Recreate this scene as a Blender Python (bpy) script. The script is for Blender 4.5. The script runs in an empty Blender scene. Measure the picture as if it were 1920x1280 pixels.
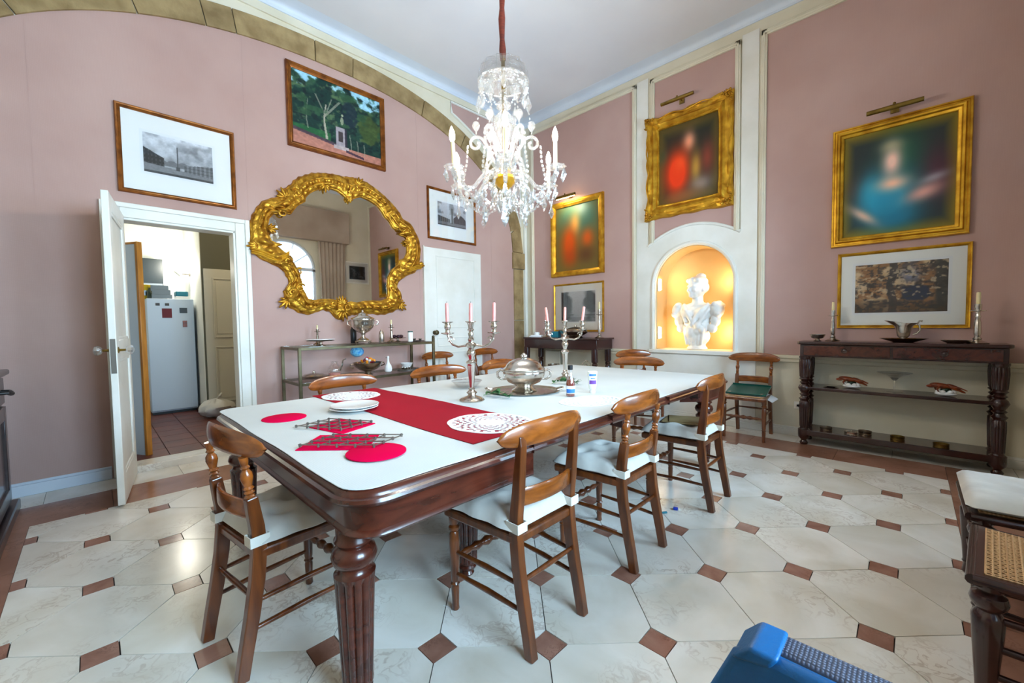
import bpy, math, random
import numpy as np
from mathutils import Vector, Matrix, noise
random.seed(7)
scene = bpy.context.scene
COL = scene.collection
PI = math.pi
# ------------------------------------------------------------------ camera
cam_data = bpy.data.cameras.new('camera')
cam = bpy.data.objects.new('camera', cam_data); COL.objects.link(cam)
cam_data.sensor_width = 36.0; cam_data.sensor_fit = 'HORIZONTAL'
cam_data.lens = 767.67 / 1920 * 36.0
cam_data.clip_start = 0.02
_yaw, _pit, _rol = math.radians(-44.305), math.radians(2.511), math.radians(-0.8)
_f = Vector((math.sin(_yaw)*math.cos(_pit), math.cos(_yaw)*math.cos(_pit), -math.sin(_pit)))
_r = Vector((math.cos(_yaw), -math.sin(_yaw), 0)); _u = _r.cross(_f)
_r, _u = math.cos(_rol)*_r + math.sin(_rol)*_u, -math.sin(_rol)*_r + math.cos(_rol)*_u
cam.matrix_world = Matrix(((_r.x, _u.x, -_f.x, 0), (_r.y, _u.y, -_f.y, 0), (_r.z, _u.z, -_f.z, 1.25), (0, 0, 0, 1)))
scene.camera = cam
# ------------------------------------------------------------------ world, daylight, exposure
world = bpy.data.worlds.new('sky'); scene.world = world; world.use_nodes = True
_bg = world.node_tree.nodes['Background']
_bg.inputs[0].default_value = (0.55, 0.78, 1.0, 1); _bg.inputs[1].default_value = 3.0
def window_light(y, energy):
    d = bpy.data.lights.new('window_daylight', 'AREA'); d.shape = 'RECTANGLE'; d.size = 1.3; d.size_y = 2.7
    d.energy = energy; d.color = (0.48, 0.75, 1.0)
    o = bpy.data.objects.new('window_daylight', d); COL.objects.link(o)
    o.location = (1.02, y, 1.8); o.rotation_euler = (0, PI/2, 0)
window_light(3.2, 275); window_light(0.95, 335)
scene.view_settings.view_transform = 'Standard'; scene.view_settings.look = 'None'
scene.view_settings.gamma = 1.0; scene.view_settings.use_curve_mapping = False
scene.view_settings.exposure = 0.5
# ------------------------------------------------------------------ room constants (metres, camera stands at the origin)
XL, XR, YF, YB, ZC = -4.78, 0.85, 5.26, -1.09, 4.62
TZ = 0.765            # table top height
# ------------------------------------------------------------------ materials
def lin(c):
    c = [x/255.0 for x in c] if max(c) > 1.0001 else list(c)
    return tuple(x/12.92 if x <= .04045 else ((x+.055)/1.055)**2.4 for x in c[:3]) + (1.0,)
MATS = {}
def mat(name, col, rough=.5, metal=0.0, col2=None, nscale=8.0, stretch=(1,1,1), detail=4.0, bump=0.0, bscale=40.0,
        spec=.5, coat=0.0, coat_rough=.1, rnd=0.0, sheen=0.0, emit=None, estr=0.0, contrast=(.35,.65), sss=0.0, distort=0.0, aniso=0.0):
    if name in MATS: return MATS[name]
    m = bpy.data.materials.new(name); m.use_nodes = True; nt = m.node_tree; N = nt.nodes; Lk = nt.links
    b = N['Principled BSDF']
    b.inputs['Base Color'].default_value = lin(col); b.inputs['Roughness'].default_value = rough
    b.inputs['Metallic'].default_value = metal; b.inputs['Specular IOR Level'].default_value = spec
    if coat: b.inputs['Coat Weight'].default_value = coat; b.inputs['Coat Roughness'].default_value = coat_rough
    if sheen: b.inputs['Sheen Weight'].default_value = sheen
    if sss: b.inputs['Subsurface Weight'].default_value = sss; b.inputs['Subsurface Radius'].default_value = (.02, .01, .006)
    if emit: b.inputs['Emission Color'].default_value = lin(emit); b.inputs['Emission Strength'].default_value = estr
    tc = N.new('ShaderNodeTexCoord'); mp = N.new('ShaderNodeMapping'); mp.inputs['Scale'].default_value = stretch
    Lk.new(tc.outputs['Object'], mp.inputs[0])
    if col2 is not None:
        nz = N.new('ShaderNodeTexNoise'); nz.inputs['Scale'].default_value = nscale; nz.inputs['Detail'].default_value = detail
        nz.inputs['Distortion'].default_value = distort
        Lk.new(mp.outputs[0], nz.inputs['Vector'])
        rp = N.new('ShaderNodeValToRGB'); rp.color_ramp.elements[0].position = contrast[0]; rp.color_ramp.elements[1].position = contrast[1]
        rp.color_ramp.elements[0].color = lin(col); rp.color_ramp.elements[1].color = lin(col2)
        Lk.new(nz.outputs['Fac'], rp.inputs[0]); out = rp.outputs[0]
        if rnd:
            oi = N.new('ShaderNodeObjectInfo'); hs = N.new('ShaderNodeHueSaturation')
            mr = N.new('ShaderNodeMapRange'); mr.inputs[3].default_value = 1-rnd; mr.inputs[4].default_value = 1+rnd
            Lk.new(oi.outputs['Random'], mr.inputs[0]); Lk.new(mr.outputs[0], hs.inputs['Value']); Lk.new(out, hs.inputs['Color']); out = hs.outputs[0]
            va = N.new('ShaderNodeVectorMath'); va.operation = 'ADD'
            cx = N.new('ShaderNodeMath'); cx.operation = 'MULTIPLY'; cx.inputs[1].default_value = 50
            Lk.new(oi.outputs['Random'], cx.inputs[0]); Lk.new(mp.outputs[0], va.inputs[0]); Lk.new(cx.outputs[0], va.inputs[1]); Lk.new(va.outputs[0], nz.inputs['Vector'])
        Lk.new(out, b.inputs['Base Color'])
    if bump:
        n2 = N.new('ShaderNodeTexNoise'); n2.inputs['Scale'].default_value = bscale; n2.inputs['Detail'].default_value = 3
        Lk.new(mp.outputs[0], n2.inputs['Vector'])
        bp = N.new('ShaderNodeBump'); bp.inputs['Strength'].default_value = bump; bp.inputs['Distance'].default_value = .01
        Lk.new(n2.outputs['Fac'], bp.inputs['Height']); Lk.new(bp.outputs[0], b.inputs['Normal'])
    MATS[name] = m
    return m
def weave(name, col, col2, scale=260.0, rough=.85, bump=.25, ax=('X','Z'), amount=.5):
    """woven cloth: two crossed wave textures"""
    m = bpy.data.materials.new(name); m.use_nodes = True; N = m.node_tree.nodes; Lk = m.node_tree.links
    b = N['Principled BSDF']; b.inputs['Roughness'].default_value = rough; b.inputs['Specular IOR Level'].default_value = .2
    tc = N.new('ShaderNodeTexCoord'); ws = []
    for a in ax:
        w = N.new('ShaderNodeTexWave'); w.wave_type = 'BANDS'; w.bands_direction = a; w.inputs['Scale'].default_value = scale/20*3.14
        w.inputs['Distortion'].default_value = 1.2; w.inputs['Detail'].default_value = 2; w.inputs['Detail Scale'].default_value = 2
        Lk.new(tc.outputs['Object'], w.inputs[0]); ws.append(w)
    mx = N.new('ShaderNodeMath'); mx.operation = 'MULTIPLY'; Lk.new(ws[0].outputs['Fac'], mx.inputs[0]); Lk.new(ws[1].outputs['Fac'], mx.inputs[1])
    nz = N.new('ShaderNodeTexNoise'); nz.inputs['Scale'].default_value = 1.3; nz.inputs['Detail'].default_value = 5; Lk.new(tc.outputs['Object'], nz.inputs['Vector'])
    ad = N.new('ShaderNodeMath'); ad.operation = 'MULTIPLY_ADD'; ad.inputs[1].default_value = amount
    Lk.new(mx.outputs[0], ad.inputs[0]); Lk.new(nz.outputs['Fac'], ad.inputs[2])
    rp = N.new('ShaderNodeValToRGB'); rp.color_ramp.elements[0].position = .35; rp.color_ramp.elements[1].position = .95
    rp.color_ramp.elements[0].color = lin(col); rp.color_ramp.elements[1].color = lin(col2)
    Lk.new(ad.outputs[0], rp.inputs[0]); Lk.new(rp.outputs[0], b.inputs['Base Color'])
    bp = N.new('ShaderNodeBump'); bp.inputs['Strength'].default_value = bump; bp.inputs['Distance'].default_value = .002
    Lk.new(mx.outputs[0], bp.inputs['Height']); Lk.new(bp.outputs[0], b.inputs['Normal'])
    MATS[name] = m; return m
def glassy(name, tint=(1,1,1), clear=.7, rough=.03, body=0.0):
    """thin glass: see-through, mirror-like sheen, a little milky body; light passes straight through"""
    m = bpy.data.materials.new(name); m.use_nodes = True; N = m.node_tree.nodes; Lk = m.node_tree.links
    N.remove(N['Principled BSDF']); out = N['Material Output']
    t = N.new('ShaderNodeBsdfTransparent'); t.inputs[0].default_value = (*tint, 1)
    g = N.new('ShaderNodeBsdfGlossy'); g.inputs['Roughness'].default_value = rough
    mx = N.new('ShaderNodeMixShader')
    if clear >= .85:
        fr = N.new('ShaderNodeFresnel'); fr.inputs[0].default_value = 1.45; Lk.new(fr.outputs[0], mx.inputs[0])
    else: mx.inputs[0].default_value = 1-clear
    Lk.new(t.outputs[0], mx.inputs[1]); Lk.new(g.outputs[0], mx.inputs[2]); res = mx
    if body:
        d = N.new('ShaderNodeBsdfTranslucent'); d.inputs[0].default_value = (1, 1, 1, 1)
        d2 = N.new('ShaderNodeBsdfDiffuse'); d2.inputs[0].default_value = (1, 1, 1, 1)
        m3 = N.new('ShaderNodeMixShader'); m3.inputs[0].default_value = .5; Lk.new(d.outputs[0], m3.inputs[1]); Lk.new(d2.outputs[0], m3.inputs[2])
        m2 = N.new('ShaderNodeMixShader'); m2.inputs[0].default_value = body
        Lk.new(mx.outputs[0], m2.inputs[1]); Lk.new(m3.outputs[0], m2.inputs[2]); res = m2
    Lk.new(res.outputs[0], out.inputs['Surface']); MATS[name] = m; return m
def paint_mat(name='picture_paint', rough=.6):
    m = bpy.data.materials.new(name); m.use_nodes = True; N = m.node_tree.nodes
    a = N.new('ShaderNodeVertexColor'); a.layer_name = 'Col'
    m.node_tree.links.new(a.outputs[0], N['Principled BSDF'].inputs['Base Color']); N['Principled BSDF'].inputs['Roughness'].default_value = rough
    N['Principled BSDF'].inputs['Specular IOR Level'].default_value = .25
    MATS[name] = m; return m
def marble(name, c1, c2, vein, rough=.16, vs=3.0, rnd=.06, vamt=.5):
    m = bpy.data.materials.new(name); m.use_nodes = True; N = m.node_tree.nodes; Lk = m.node_tree.links
    b = N['Principled BSDF']; b.inputs['Roughness'].default_value = rough; b.inputs['Specular IOR Level'].default_value = .5
    tc = N.new('ShaderNodeTexCoord'); oi = N.new('ShaderNodeObjectInfo')
    sc = N.new('ShaderNodeVectorMath'); sc.operation = 'MULTIPLY_ADD'; sc.inputs[1].default_value = (1, 1, 1)
    cm = N.new('ShaderNodeCombineXYZ'); k = N.new('ShaderNodeMath'); k.operation = 'MULTIPLY'; k.inputs[1].default_value = 37
    Lk.new(oi.outputs['Random'], k.inputs[0]); Lk.new(k.outputs[0], cm.inputs[2]); Lk.new(k.outputs[0], cm.inputs[0])
    Lk.new(tc.outputs['Object'], sc.inputs[0]); Lk.new(cm.outputs[0], sc.inputs[2])
    n1 = N.new('ShaderNodeTexNoise'); n1.inputs['Scale'].default_value = vs; n1.inputs['Detail'].default_value = 6; n1.inputs['Distortion'].default_value = .6
    Lk.new(sc.outputs[0], n1.inputs['Vector'])
    r1 = N.new('ShaderNodeValToRGB'); r1.color_ramp.elements[0].position = .35; r1.color_ramp.elements[1].position = .68
    r1.color_ramp.elements[0].color = lin(c1); r1.color_ramp.elements[1].color = lin(c2); Lk.new(n1.outputs['Fac'], r1.inputs[0])
    n2 = N.new('ShaderNodeTexNoise'); n2.inputs['Scale'].default_value = vs*7; n2.inputs['Detail'].default_value = 9; n2.inputs['Distortion'].default_value = 1.0
    Lk.new(sc.outputs[0], n2.inputs['Vector'])
    r2 = N.new('ShaderNodeValToRGB'); e = r2.color_ramp.elements
    e[0].position = .455; e[0].color = (0, 0, 0, 1); e[1].position = .5; e[1].color = (1, 1, 1, 1); q = e.new(.545); q.color = (0, 0, 0, 1)
    Lk.new(n2.outputs['Fac'], r2.inputs[0])
    n3 = N.new('ShaderNodeTexNoise'); n3.inputs['Scale'].default_value = vs*1.1; n3.inputs['Detail'].default_value = 2
    Lk.new(sc.outputs[0], n3.inputs['Vector'])
    r3 = N.new('ShaderNodeValToRGB'); r3.color_ramp.elements[0].position = .48; r3.color_ramp.elements[1].position = .66; Lk.new(n3.outputs['Fac'], r3.inputs[0])
    f = N.new('ShaderNodeMath'); f.operation = 'MULTIPLY'; Lk.new(r2.outputs[0], f.inputs[0]); Lk.new(r3.outputs[0], f.inputs[1])
    f2 = N.new('ShaderNodeMath'); f2.operation = 'MULTIPLY'; f2.inputs[1].default_value = vamt; Lk.new(f.outputs[0], f2.inputs[0])
    mx = N.new('ShaderNodeMixRGB'); Lk.new(f2.outputs[0], mx.inputs[0]); Lk.new(r1.outputs[0], mx.inputs[1]); mx.inputs[2].default_value = lin(vein)
    hs = N.new('ShaderNodeHueSaturation'); mr = N.new('ShaderNodeMapRange'); mr.inputs[3].default_value = 1-rnd; mr.inputs[4].default_value = 1+rnd
    Lk.new(oi.outputs['Random'], mr.inputs[0]); Lk.new(mr.outputs[0], hs.inputs['Value']); Lk.new(mx.outputs[0], hs.inputs['Color']); Lk.new(hs.outputs[0], b.inputs['Base Color'])
    MATS[name] = m; return m

weave('pink_cloth', (180,147,138), (197,167,157), scale=230, ax=('Y','Z'), bump=.03, amount=.12)
weave('pink_cloth_far', (183,149,141), (200,169,160), scale=230, ax=('X','Z'), bump=.03, amount=.12)
weave('table_linen', (196,200,198), (216,219,216), scale=260, ax=('X','Y'), bump=.25, amount=.15)
weave('runner_red', (150,0,26), (174,2,36), scale=400, ax=('X','Y'), bump=.05, amount=.1)
weave('cane_weave', (168,126,84), (214,176,130), scale=160, ax=('X','Y'), bump=.3)
weave('curtain_cloth', (158,138,122), (196,180,164), scale=200, ax=('Y','Z'), bump=.2)
marble('cream_marble', (214,206,190), (240,236,228), (156,128,104), vs=2.1, vamt=.5, rough=.2)
marble('red_marble', (138,96,80), (168,124,106), (98,62,52), vs=7, rnd=.12, vamt=.6)
marble('border_marble', (138,96,76), (162,118,98), (100,64,52), vs=3, rnd=.08, vamt=.5)
mat('white_paint', (232,230,222), .42, col2=(222,219,208), nscale=3, bump=.04, bscale=30)
mat('cream_paint', (222,214,192), .5, col2=(212,203,178), nscale=2.2, bump=.05, bscale=25)
mat('ceiling_paint', (226,226,228), .8, col2=(216,216,220), nscale=.9, contrast=(.3,.7))
mat('blue_white_paint', (214,222,232), .5, col2=(206,214,226), nscale=2)
mat('stone', (160,136,94), .85, col2=(126,103,66), nscale=6, detail=8, bump=.5, bscale=28, rnd=.12)
mat('mortar', (56,50,46), .9)
mat('chair_wood', (114,58,20), .28, col2=(76,35,10), nscale=5, stretch=(6,6,.8), coat=.5, coat_rough=.12, rnd=.1, distort=.6)
mat('chair_wood_light', (150,80,26), .26, col2=(104,51,13), nscale=5, stretch=(1,6,6), coat=.6, coat_rough=.1, rnd=.1, distort=.6)
mat('mahogany', (84,36,22), .26, col2=(54,20,12), nscale=4, stretch=(5,.8,5), coat=.35, coat_rough=.12, distort=.8)
mat('mahogany_dark', (58,24,18), .26, col2=(36,13,10), nscale=4, stretch=(.8,5,5), coat=.5, coat_rough=.12, distort=.8)
mat('black_wood', (44,30,30), .3, col2=(28,18,20), nscale=5, stretch=(1,5,5), coat=.4)
mat('gold_leaf', (214,162,54), .38, .85, col2=(150,98,22), nscale=16, bump=.5, bscale=55)
mat('gold_frame', (224,174,54), .4, .8, col2=(184,130,30), nscale=10, bump=.12, bscale=70)
mat('brown_gilt', (150,88,28), .34, .6, col2=(110,60,16), nscale=12, bump=.08)
mat('brass', (150,124,62), .3, 1.0, col2=(116,92,44), nscale=9)
mat('old_brass', (112,102,78), .38, .9, col2=(88,78,56), nscale=9)
mat('silver', (220,214,206), .2, 1.0, col2=(186,176,164), nscale=6, bump=.03, bscale=30)
mat('tarnished_silver', (176,164,148), .26, 1.0, col2=(136,120,102), nscale=7)
mat('steel', (120,114,106), .38, .7)
mat('wax_pink', (232,160,150), .45, sss=.3, col2=(226,150,140), nscale=20)
mat('wax_cream', (232,214,164), .45, sss=.3)
mat('wick', (40,34,30), .9)
mat('cushion_cloth', (206,202,192), .85, col2=(190,186,178), nscale=6, bump=.25, bscale=18, sheen=.2)
mat('tie_cloth', (216,212,200), .85)
mat('felt_red', (214,0,66), 1.0, spec=.05)
mat('porcelain', (238,238,236), .15, coat=.4)
mat('lace', (236,236,234), .8)
mat('blue_leather', (8,98,156), .4, col2=(4,84,138), nscale=4, bump=.12, bscale=160)
mat('navy_leather', (20,38,62), .4, bump=.1, bscale=160)
weave('weave_grey', (30,36,50), (112,118,136), scale=420, ax=('X','Y'), bump=.5, amount=1.1)
mat('white_marble', (232,230,226), .4, col2=(214,212,208), nscale=5, sss=.05)
mat('niche_plaster', (214,178,122), .8, col2=(204,168,112), nscale=2)
mat('green_leaf', (28,78,34), .5, col2=(48,104,44), nscale=30)
mat('paper', (236,236,236), .7)
mat('paper_board', (242,240,234), .8)
mat('fridge_white', (196,210,224), .35)
mat('terracotta', (112,56,40), .45, col2=(90,42,30), nscale=5, rnd=.15)
mat('olive_wall', (98,98,84), .8)
mat('kitchen_white', (236,238,232), .7)
mat('kitchen_door', (206,206,196), .5)
mat('honey_wood', (184,120,44), .35, col2=(150,92,30), nscale=5, stretch=(5,5,.8))
mat('dark_glass', (30,38,40), .4)
mat('bulb_glow', (255,240,214), .5, emit=(255,240,214), estr=45.0)
mat('lamp_glow', (255,226,170), .5, emit=(255,214,140), estr=18.0)
mat('mirror_glass', (236,238,236), .02, 1.0)
mat('cord_red', (120,44,22), .7, col2=(96,32,16), nscale=30, stretch=(1,1,4))
mat('folder_green', (6,74,64), .3)
mat('folder_brown', (150,128,88), .5, col2=(128,104,66), nscale=7)
mat('teal', (18,116,134), .45)
mat('bag_blue', (10,60,186), .4)
mat('black', (18,18,20), .4)
mat('grey_cardboard', (128,140,150), .7)
mat('red_card', (110,24,34), .6)
mat('plastic_bag', (206,206,204), .4)
mat('purple_fruit', (52,20,34), .4)
mat('pink_candy', (226,60,90), .35)
mat('orange_candy', (240,150,30), .35)
mat('blue_glass', (20,130,210), .12, col2=(120,200,230), nscale=30, spec=.8)
mat('sauce', (120,34,16), .15, spec=.6)
mat('label_blue', (40,110,190), .5)
mat('label_purple', (110,60,150), .5)
mat('label_white', (232,236,244), .5)
mat('cream_sauce', (226,228,214), .3)
mat('lobster', (150,66,24), .3, col2=(96,40,18), nscale=24)
mat('bottle_green', (14,40,26), .2)
mat('yellow_card', (196,168,20), .7)
mat('rubber_grey', (90,90,90), .7)
mat('keyhole', (14,10,8), .5)
glassy('glass', clear=.9)
glassy('glass_clear', clear=.82, rough=.02)
glassy('crystal', (.97,.99,1), clear=.62, rough=.05, body=.05)
glassy('crystal_drop', (.97,.99,1), clear=.6, rough=.04, body=.05)
paint_mat()
# ------------------------------------------------------------------ mesh builder
class MB:
    def __init__(s): s.v = []; s.f = []
    def add(s, v, f, M=None):
        o = len(s.v)
        if M is not None: v = [tuple(M @ Vector(p)) for p in v]
        s.v += [tuple(p) for p in v]; s.f += [tuple(i+o for i in q) for q in f]; return s
    def box(s, x0, x1, y0, y1, z0, z1, M=None):
        return s.add([(x0,y0,z0),(x1,y0,z0),(x1,y1,z0),(x0,y1,z0),(x0,y0,z1),(x1,y0,z1),(x1,y1,z1),(x0,y1,z1)],
            [(0,3,2,1),(4,5,6,7),(0,1,5,4),(1,2,6,5),(2,3,7,6),(3,0,4,7)], M)
    def lathe(s, prof, seg=24, M=None, sx=1.0, sy=1.0, flutes=0, fdepth=.07, lobes=0, ldepth=0):
        v = []; f = []; n = len(prof)
        for p in prof:
            for j in range(seg):
                a = 2*PI*j/seg; r = p[0]
                if flutes and len(p) > 2: r *= 1 - fdepth*p[2]*(1-abs(math.sin(a*flutes/2))**.7)
                if lobes: r *= 1 + ldepth*(abs(math.cos(a*lobes/2))-.5)
                v.append((r*math.cos(a)*sx, r*math.sin(a)*sy, p[1]))
        for i in range(n-1):
            for j in range(seg):
                k = (j+1) % seg; f.append((i*seg+j, i*seg+k, (i+1)*seg+k, (i+1)*seg+j))
        if prof[0][0] > 1e-5: f.append(tuple(range(seg-1, -1, -1)))
        if prof[-1][0] > 1e-5: f.append(tuple((n-1)*seg+j for j in range(seg)))
        return s.add(v, f, M)
    def tube(s, pts, r, seg=8, closed=False, cap=True, M=None):
        P = [Vector(p) for p in pts]; n = len(P); R = r if isinstance(r, (list, tuple)) else [r]*n
        v = []; f = []; up = None
        for i in range(n):
            if closed: t = P[(i+1) % n]-P[i-1]
            else: t = P[min(i+1, n-1)]-P[max(i-1, 0)]
            if t.length < 1e-9: t = Vector((0, 0, 1))
            t.normalize()
            if up is None: up = Vector((0, 0, 1)) if abs(t.z) < .9 else Vector((1, 0, 0))
            a = up - t*up.dot(t)
            if a.length < 1e-6: a = Vector((1, 0, 0)) - t*t.x
            a.normalize(); b = t.cross(a); up = a
            for j in range(seg):
                q = 2*PI*j/seg; v.append(P[i] + (a*math.cos(q)+b*math.sin(q))*R[i])
        m = n if closed else n-1
        for i in range(m):
            for j in range(seg):
                k = (j+1) % seg; i2 = (i+1) % n; f.append((i*seg+j, i*seg+k, i2*seg+k, i2*seg+j))
        if cap and not closed: f.append(tuple(range(seg-1, -1, -1))); f.append(tuple((n-1)*seg+j for j in range(seg)))
        return s.add(v, f, M)
    def ell(s, c, r, seg=16, rings=10, M=None, rot=None):
        if not isinstance(r, (tuple, list)): r = (r, r, r)
        v = [(0,0,-1)]; f = []
        for i in range(1, rings):
            t = -PI/2 + PI*i/rings
            for j in range(seg): a = 2*PI*j/seg; v.append((math.cos(t)*math.cos(a), math.cos(t)*math.sin(a), math.sin(t)))
        v.append((0,0,1)); L = len(v)-1
        for j in range(seg):
            k = (j+1) % seg; f.append((0, 1+k, 1+j)); f.append((L, L-seg+j, L-seg+k))
        for i in range(rings-2):
            for j in range(seg):
                k = (j+1) % seg; f.append((1+i*seg+j, 1+i*seg+k, 1+(i+1)*seg+k, 1+(i+1)*seg+j))
        T = Matrix.Translation(c) @ (rot.to_4x4() if rot else Matrix()) @ Matrix.Diagonal((*r, 1))
        v = [tuple(T @ Vector(p)) for p in v]
        return s.add(v, f, M)
    def prism(s, poly, d0, d1, plane='xy', M=None):
        """polygon (a,b) extruded along the third axis from d0 to d1"""
        n = len(poly)
        def P(a, b, d): return {'xy': (a, b, d), 'xz': (a, d, b), 'yz': (d, a, b)}[plane]
        v = [P(a, b, d0) for a, b in poly] + [P(a, b, d1) for a, b in poly]
        f = [tuple(range(n-1, -1, -1)), tuple(range(n, 2*n))] + [(i, (i+1) % n, n+(i+1) % n, n+i) for i in range(n)]
        return s.add(v, f, M)
    def grid(s, nu, nv, fn, M=None, wrapu=False):
        v = [fn(i/(nu if wrapu else nu-1), j/(nv-1)) for j in range(nv) for i in range(nu)]
        f = []
        for j in range(nv-1):
            for i in range(nu if wrapu else nu-1):
                k = (i+1) % nu; f.append((j*nu+i, j*nu+k, (j+1)*nu+k, (j+1)*nu+i))
        return s.add(v, f, M)
    def ribbon(s, x0, x1, pts, th, M=None):
        """flat bar of width x0..x1 following (y,z) points, thickness th per point"""
        n = len(pts); v = []; f = []
        for i, (y, z) in enumerate(pts):
            a = pts[max(i-1, 0)]; b = pts[min(i+1, n-1)]; ty, tz = b[0]-a[0], b[1]-a[1]; l = math.hypot(ty, tz); ny, nz = -tz/l, ty/l
            h = (th[i] if isinstance(th, (list, tuple)) else th)/2
            for x, sg in ((x0, 1), (x1, 1), (x1, -1), (x0, -1)): v.append((x, y+ny*h*sg, z+nz*h*sg))
        for i in range(n-1):
            for j in range(4): k = (j+1) % 4; f.append((i*4+j, i*4+k, i*4+4+k, i*4+4+j))
        f.append((3, 2, 1, 0)); f.append((n*4-4, n*4-3, n*4-2, n*4-1))
        return s.add(v, f, M)
    def build(s, name, m, parent=None, smooth=38, bevel=0, seg=2, flip=False):
        me = bpy.data.meshes.new(name); me.from_pydata(s.v, [], s.f); me.validate()
        import bmesh
        bm = bmesh.new(); bm.from_mesh(me); bmesh.ops.recalc_face_normals(bm, faces=bm.faces); bm.to_mesh(me); bm.free()
        if smooth:
            me.polygons.foreach_set('use_smooth', [True]*len(me.polygons)); me.set_sharp_from_angle(angle=math.radians(smooth))
        me.materials.append(MATS[m] if isinstance(m, str) else m)
        o = bpy.data.objects.new(name, me); COL.objects.link(o)
        if parent is not None: o.parent = parent
        if bevel:
            b = o.modifiers.new('bevel', 'BEVEL'); b.width = bevel; b.segments = seg; b.limit_method = 'ANGLE'; b.angle_limit = math.radians(40)
        return o
def fbox(mb, x0, x1, z0, z1, w, y0, y1):
    mb.box(x0, x0+w, y0, y1, z0, z1); mb.box(x1-w, x1, y0, y1, z0, z1); mb.box(x0+w, x1-w, y0, y1, z0, z0+w); mb.box(x0+w, x1-w, y0, y1, z1-w, z1)
def T(x=0, y=0, z=0, rz=0.0, rx=0.0, ry=0.0, s=1.0):
    return Matrix.Translation((x, y, z)) @ Matrix.Rotation(rz, 4, 'Z') @ Matrix.Rotation(ry, 4, 'Y') @ Matrix.Rotation(rx, 4, 'X') @ Matrix.Scale(s, 4)
def thing(name, label, cat, loc=(0,0,0), rz=0.0, group=None, rx=0.0, ry=0.0):
    o = bpy.data.objects.new(name, None); COL.objects.link(o); o.empty_display_size = .05
    o.location = loc; o.rotation_euler = (rx, ry, rz); tag(o, label, cat, group); return o
def tag(o, label=None, cat=None, group=None, kind=None):
    if label: o['label'] = label
    if cat: o['category'] = cat
    if group: o['group'] = group
    if kind: o['kind'] = kind
    return o
def struct(o): o['kind'] = 'structure'; return o
def kids(o): return [c for c in bpy.data.objects if c.parent == o]
def copy_tree(o, parent=None):
    c = o.copy(); COL.objects.link(c); c.parent = parent
    for k in list(o.children): copy_tree(k, c)
    return c
def clone(o, loc, rz, label, group=None, scale=None):
    c = copy_tree(o); c.location = loc; c.rotation_euler = (0, 0, rz); c['label'] = label
    if group: c['group'] = group
    if scale: c.scale = scale
    return c
# ================================================================== FLOOR
def clip(poly, x0, x1, y0, y1):
    def cut(P, inside, inter):
        out = []
        for i in range(len(P)):
            a, b = P[i-1], P[i]; ia, ib = inside(a), inside(b)
            if ib:
                if not ia: out.append(inter(a, b))
                out.append(b)
            elif ia: out.append(inter(a, b))
        return out
    def ix(X): return lambda a, b: (X, a[1]+(b[1]-a[1])*(X-a[0])/(b[0]-a[0]))
    def iy(Y): return lambda a, b: (a[0]+(b[0]-a[0])*(Y-a[1])/(b[1]-a[1]), Y)
    for ins, it in ((lambda p: p[0] >= x0, ix(x0)), (lambda p: p[0] <= x1, ix(x1)), (lambda p: p[1] >= y0, iy(y0)), (lambda p: p[1] <= y1, iy(y1))):
        if len(poly) < 3: return []
        poly = cut(poly, ins, it)
    return poly
def parea(p): return abs(sum(p[i-1][0]*p[i][1]-p[i][0]*p[i-1][1] for i in range(len(p))))/2
FX0, FX1, FY0, FY1 = -4.0, 0.225, -0.33, 4.55
floor = struct(MB().box(XL-.05, XR+.05, YB-.05, YF+.05, -.06, -.009).build('floor', 'mortar', smooth=0))
S = .43021; O2 = (-2.2051, -.0291); Q = .054; G = .004; r2 = math.sqrt(.5)
E1 = (r2, r2); E2 = (-r2, r2)
TH = .010
def slab(name, poly, m):
    if len(poly) < 3 or parea(poly) < 4e-4: return
    MB().prism(poly, -TH, 0).build(name, m, floor, smooth=0)
q = Q*math.sqrt(2)                     # half diagonal of a dot, along the joints
for i in range(-14, 16):
    for j in range(-14, 16):
        cx = O2[0]+S*(i*E1[0]+j*E2[0]); cy = O2[1]+S*(i*E1[1]+j*E2[1])
        if cx < FX0-.5 or cx > FX1+.5 or cy < FY0-.5 or cy > FY1+.5: continue
        d = Q-G/2
        slab('inset', clip([(cx-d, cy-d), (cx+d, cy-d), (cx+d, cy+d), (cx-d, cy+d)], FX0, FX1, FY0, FY1), 'red_marble')
        # octagon to the (+,+) of this node, in (a,b) lattice coords
        a0, b0, a1, b1 = G/2, G/2, S-G/2, S-G/2; k = q+G*.4
        ab = [(k, b0), (a1-k+G, b0), (a1, k), (a1, b1-k+G), (a1-k+G, b1), (k, b1), (a0, b1-k+G), (a0, k)]
        slab('marble_tile', clip([(cx+a*E1[0]+b*E2[0], cy+a*E1[1]+b*E2[1]) for a, b in ab], FX0, FX1, FY0, FY1), 'cream_marble')
# red-brown border band and the pale strip along the walls, laid in long slabs
def run(name, m, x0, x1, y0, y1, n, alongx):
    for i in range(n):
        t0, t1 = i/n, (i+1)/n; g = .0012
        if alongx: p = [(x0+(x1-x0)*t0+g, y0), (x0+(x1-x0)*t1-g, y0), (x0+(x1-x0)*t1-g, y1), (x0+(x1-x0)*t0+g, y1)]
        else: p = [(x0, y0+(y1-y0)*t0+g), (x1, y0+(y1-y0)*t0+g), (x1, y0+(y1-y0)*t1-g), (x0, y0+(y1-y0)*t1-g)]
        MB().prism(p, -TH, 0).build(name, m, floor, smooth=0)
BX0, BX1, BY0, BY1 = -4.44, .62, -.76, 4.96
run('border_slab', 'border_marble', BX0, FX0-.0015, BY0, BY1, 7, False)
run('border_slab', 'border_marble', FX1+.0015, BX1, BY0, BY1, 7, False)
run('border_slab', 'border_marble', FX0, FX1, FY1+.0015, BY1, 6, True)
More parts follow.
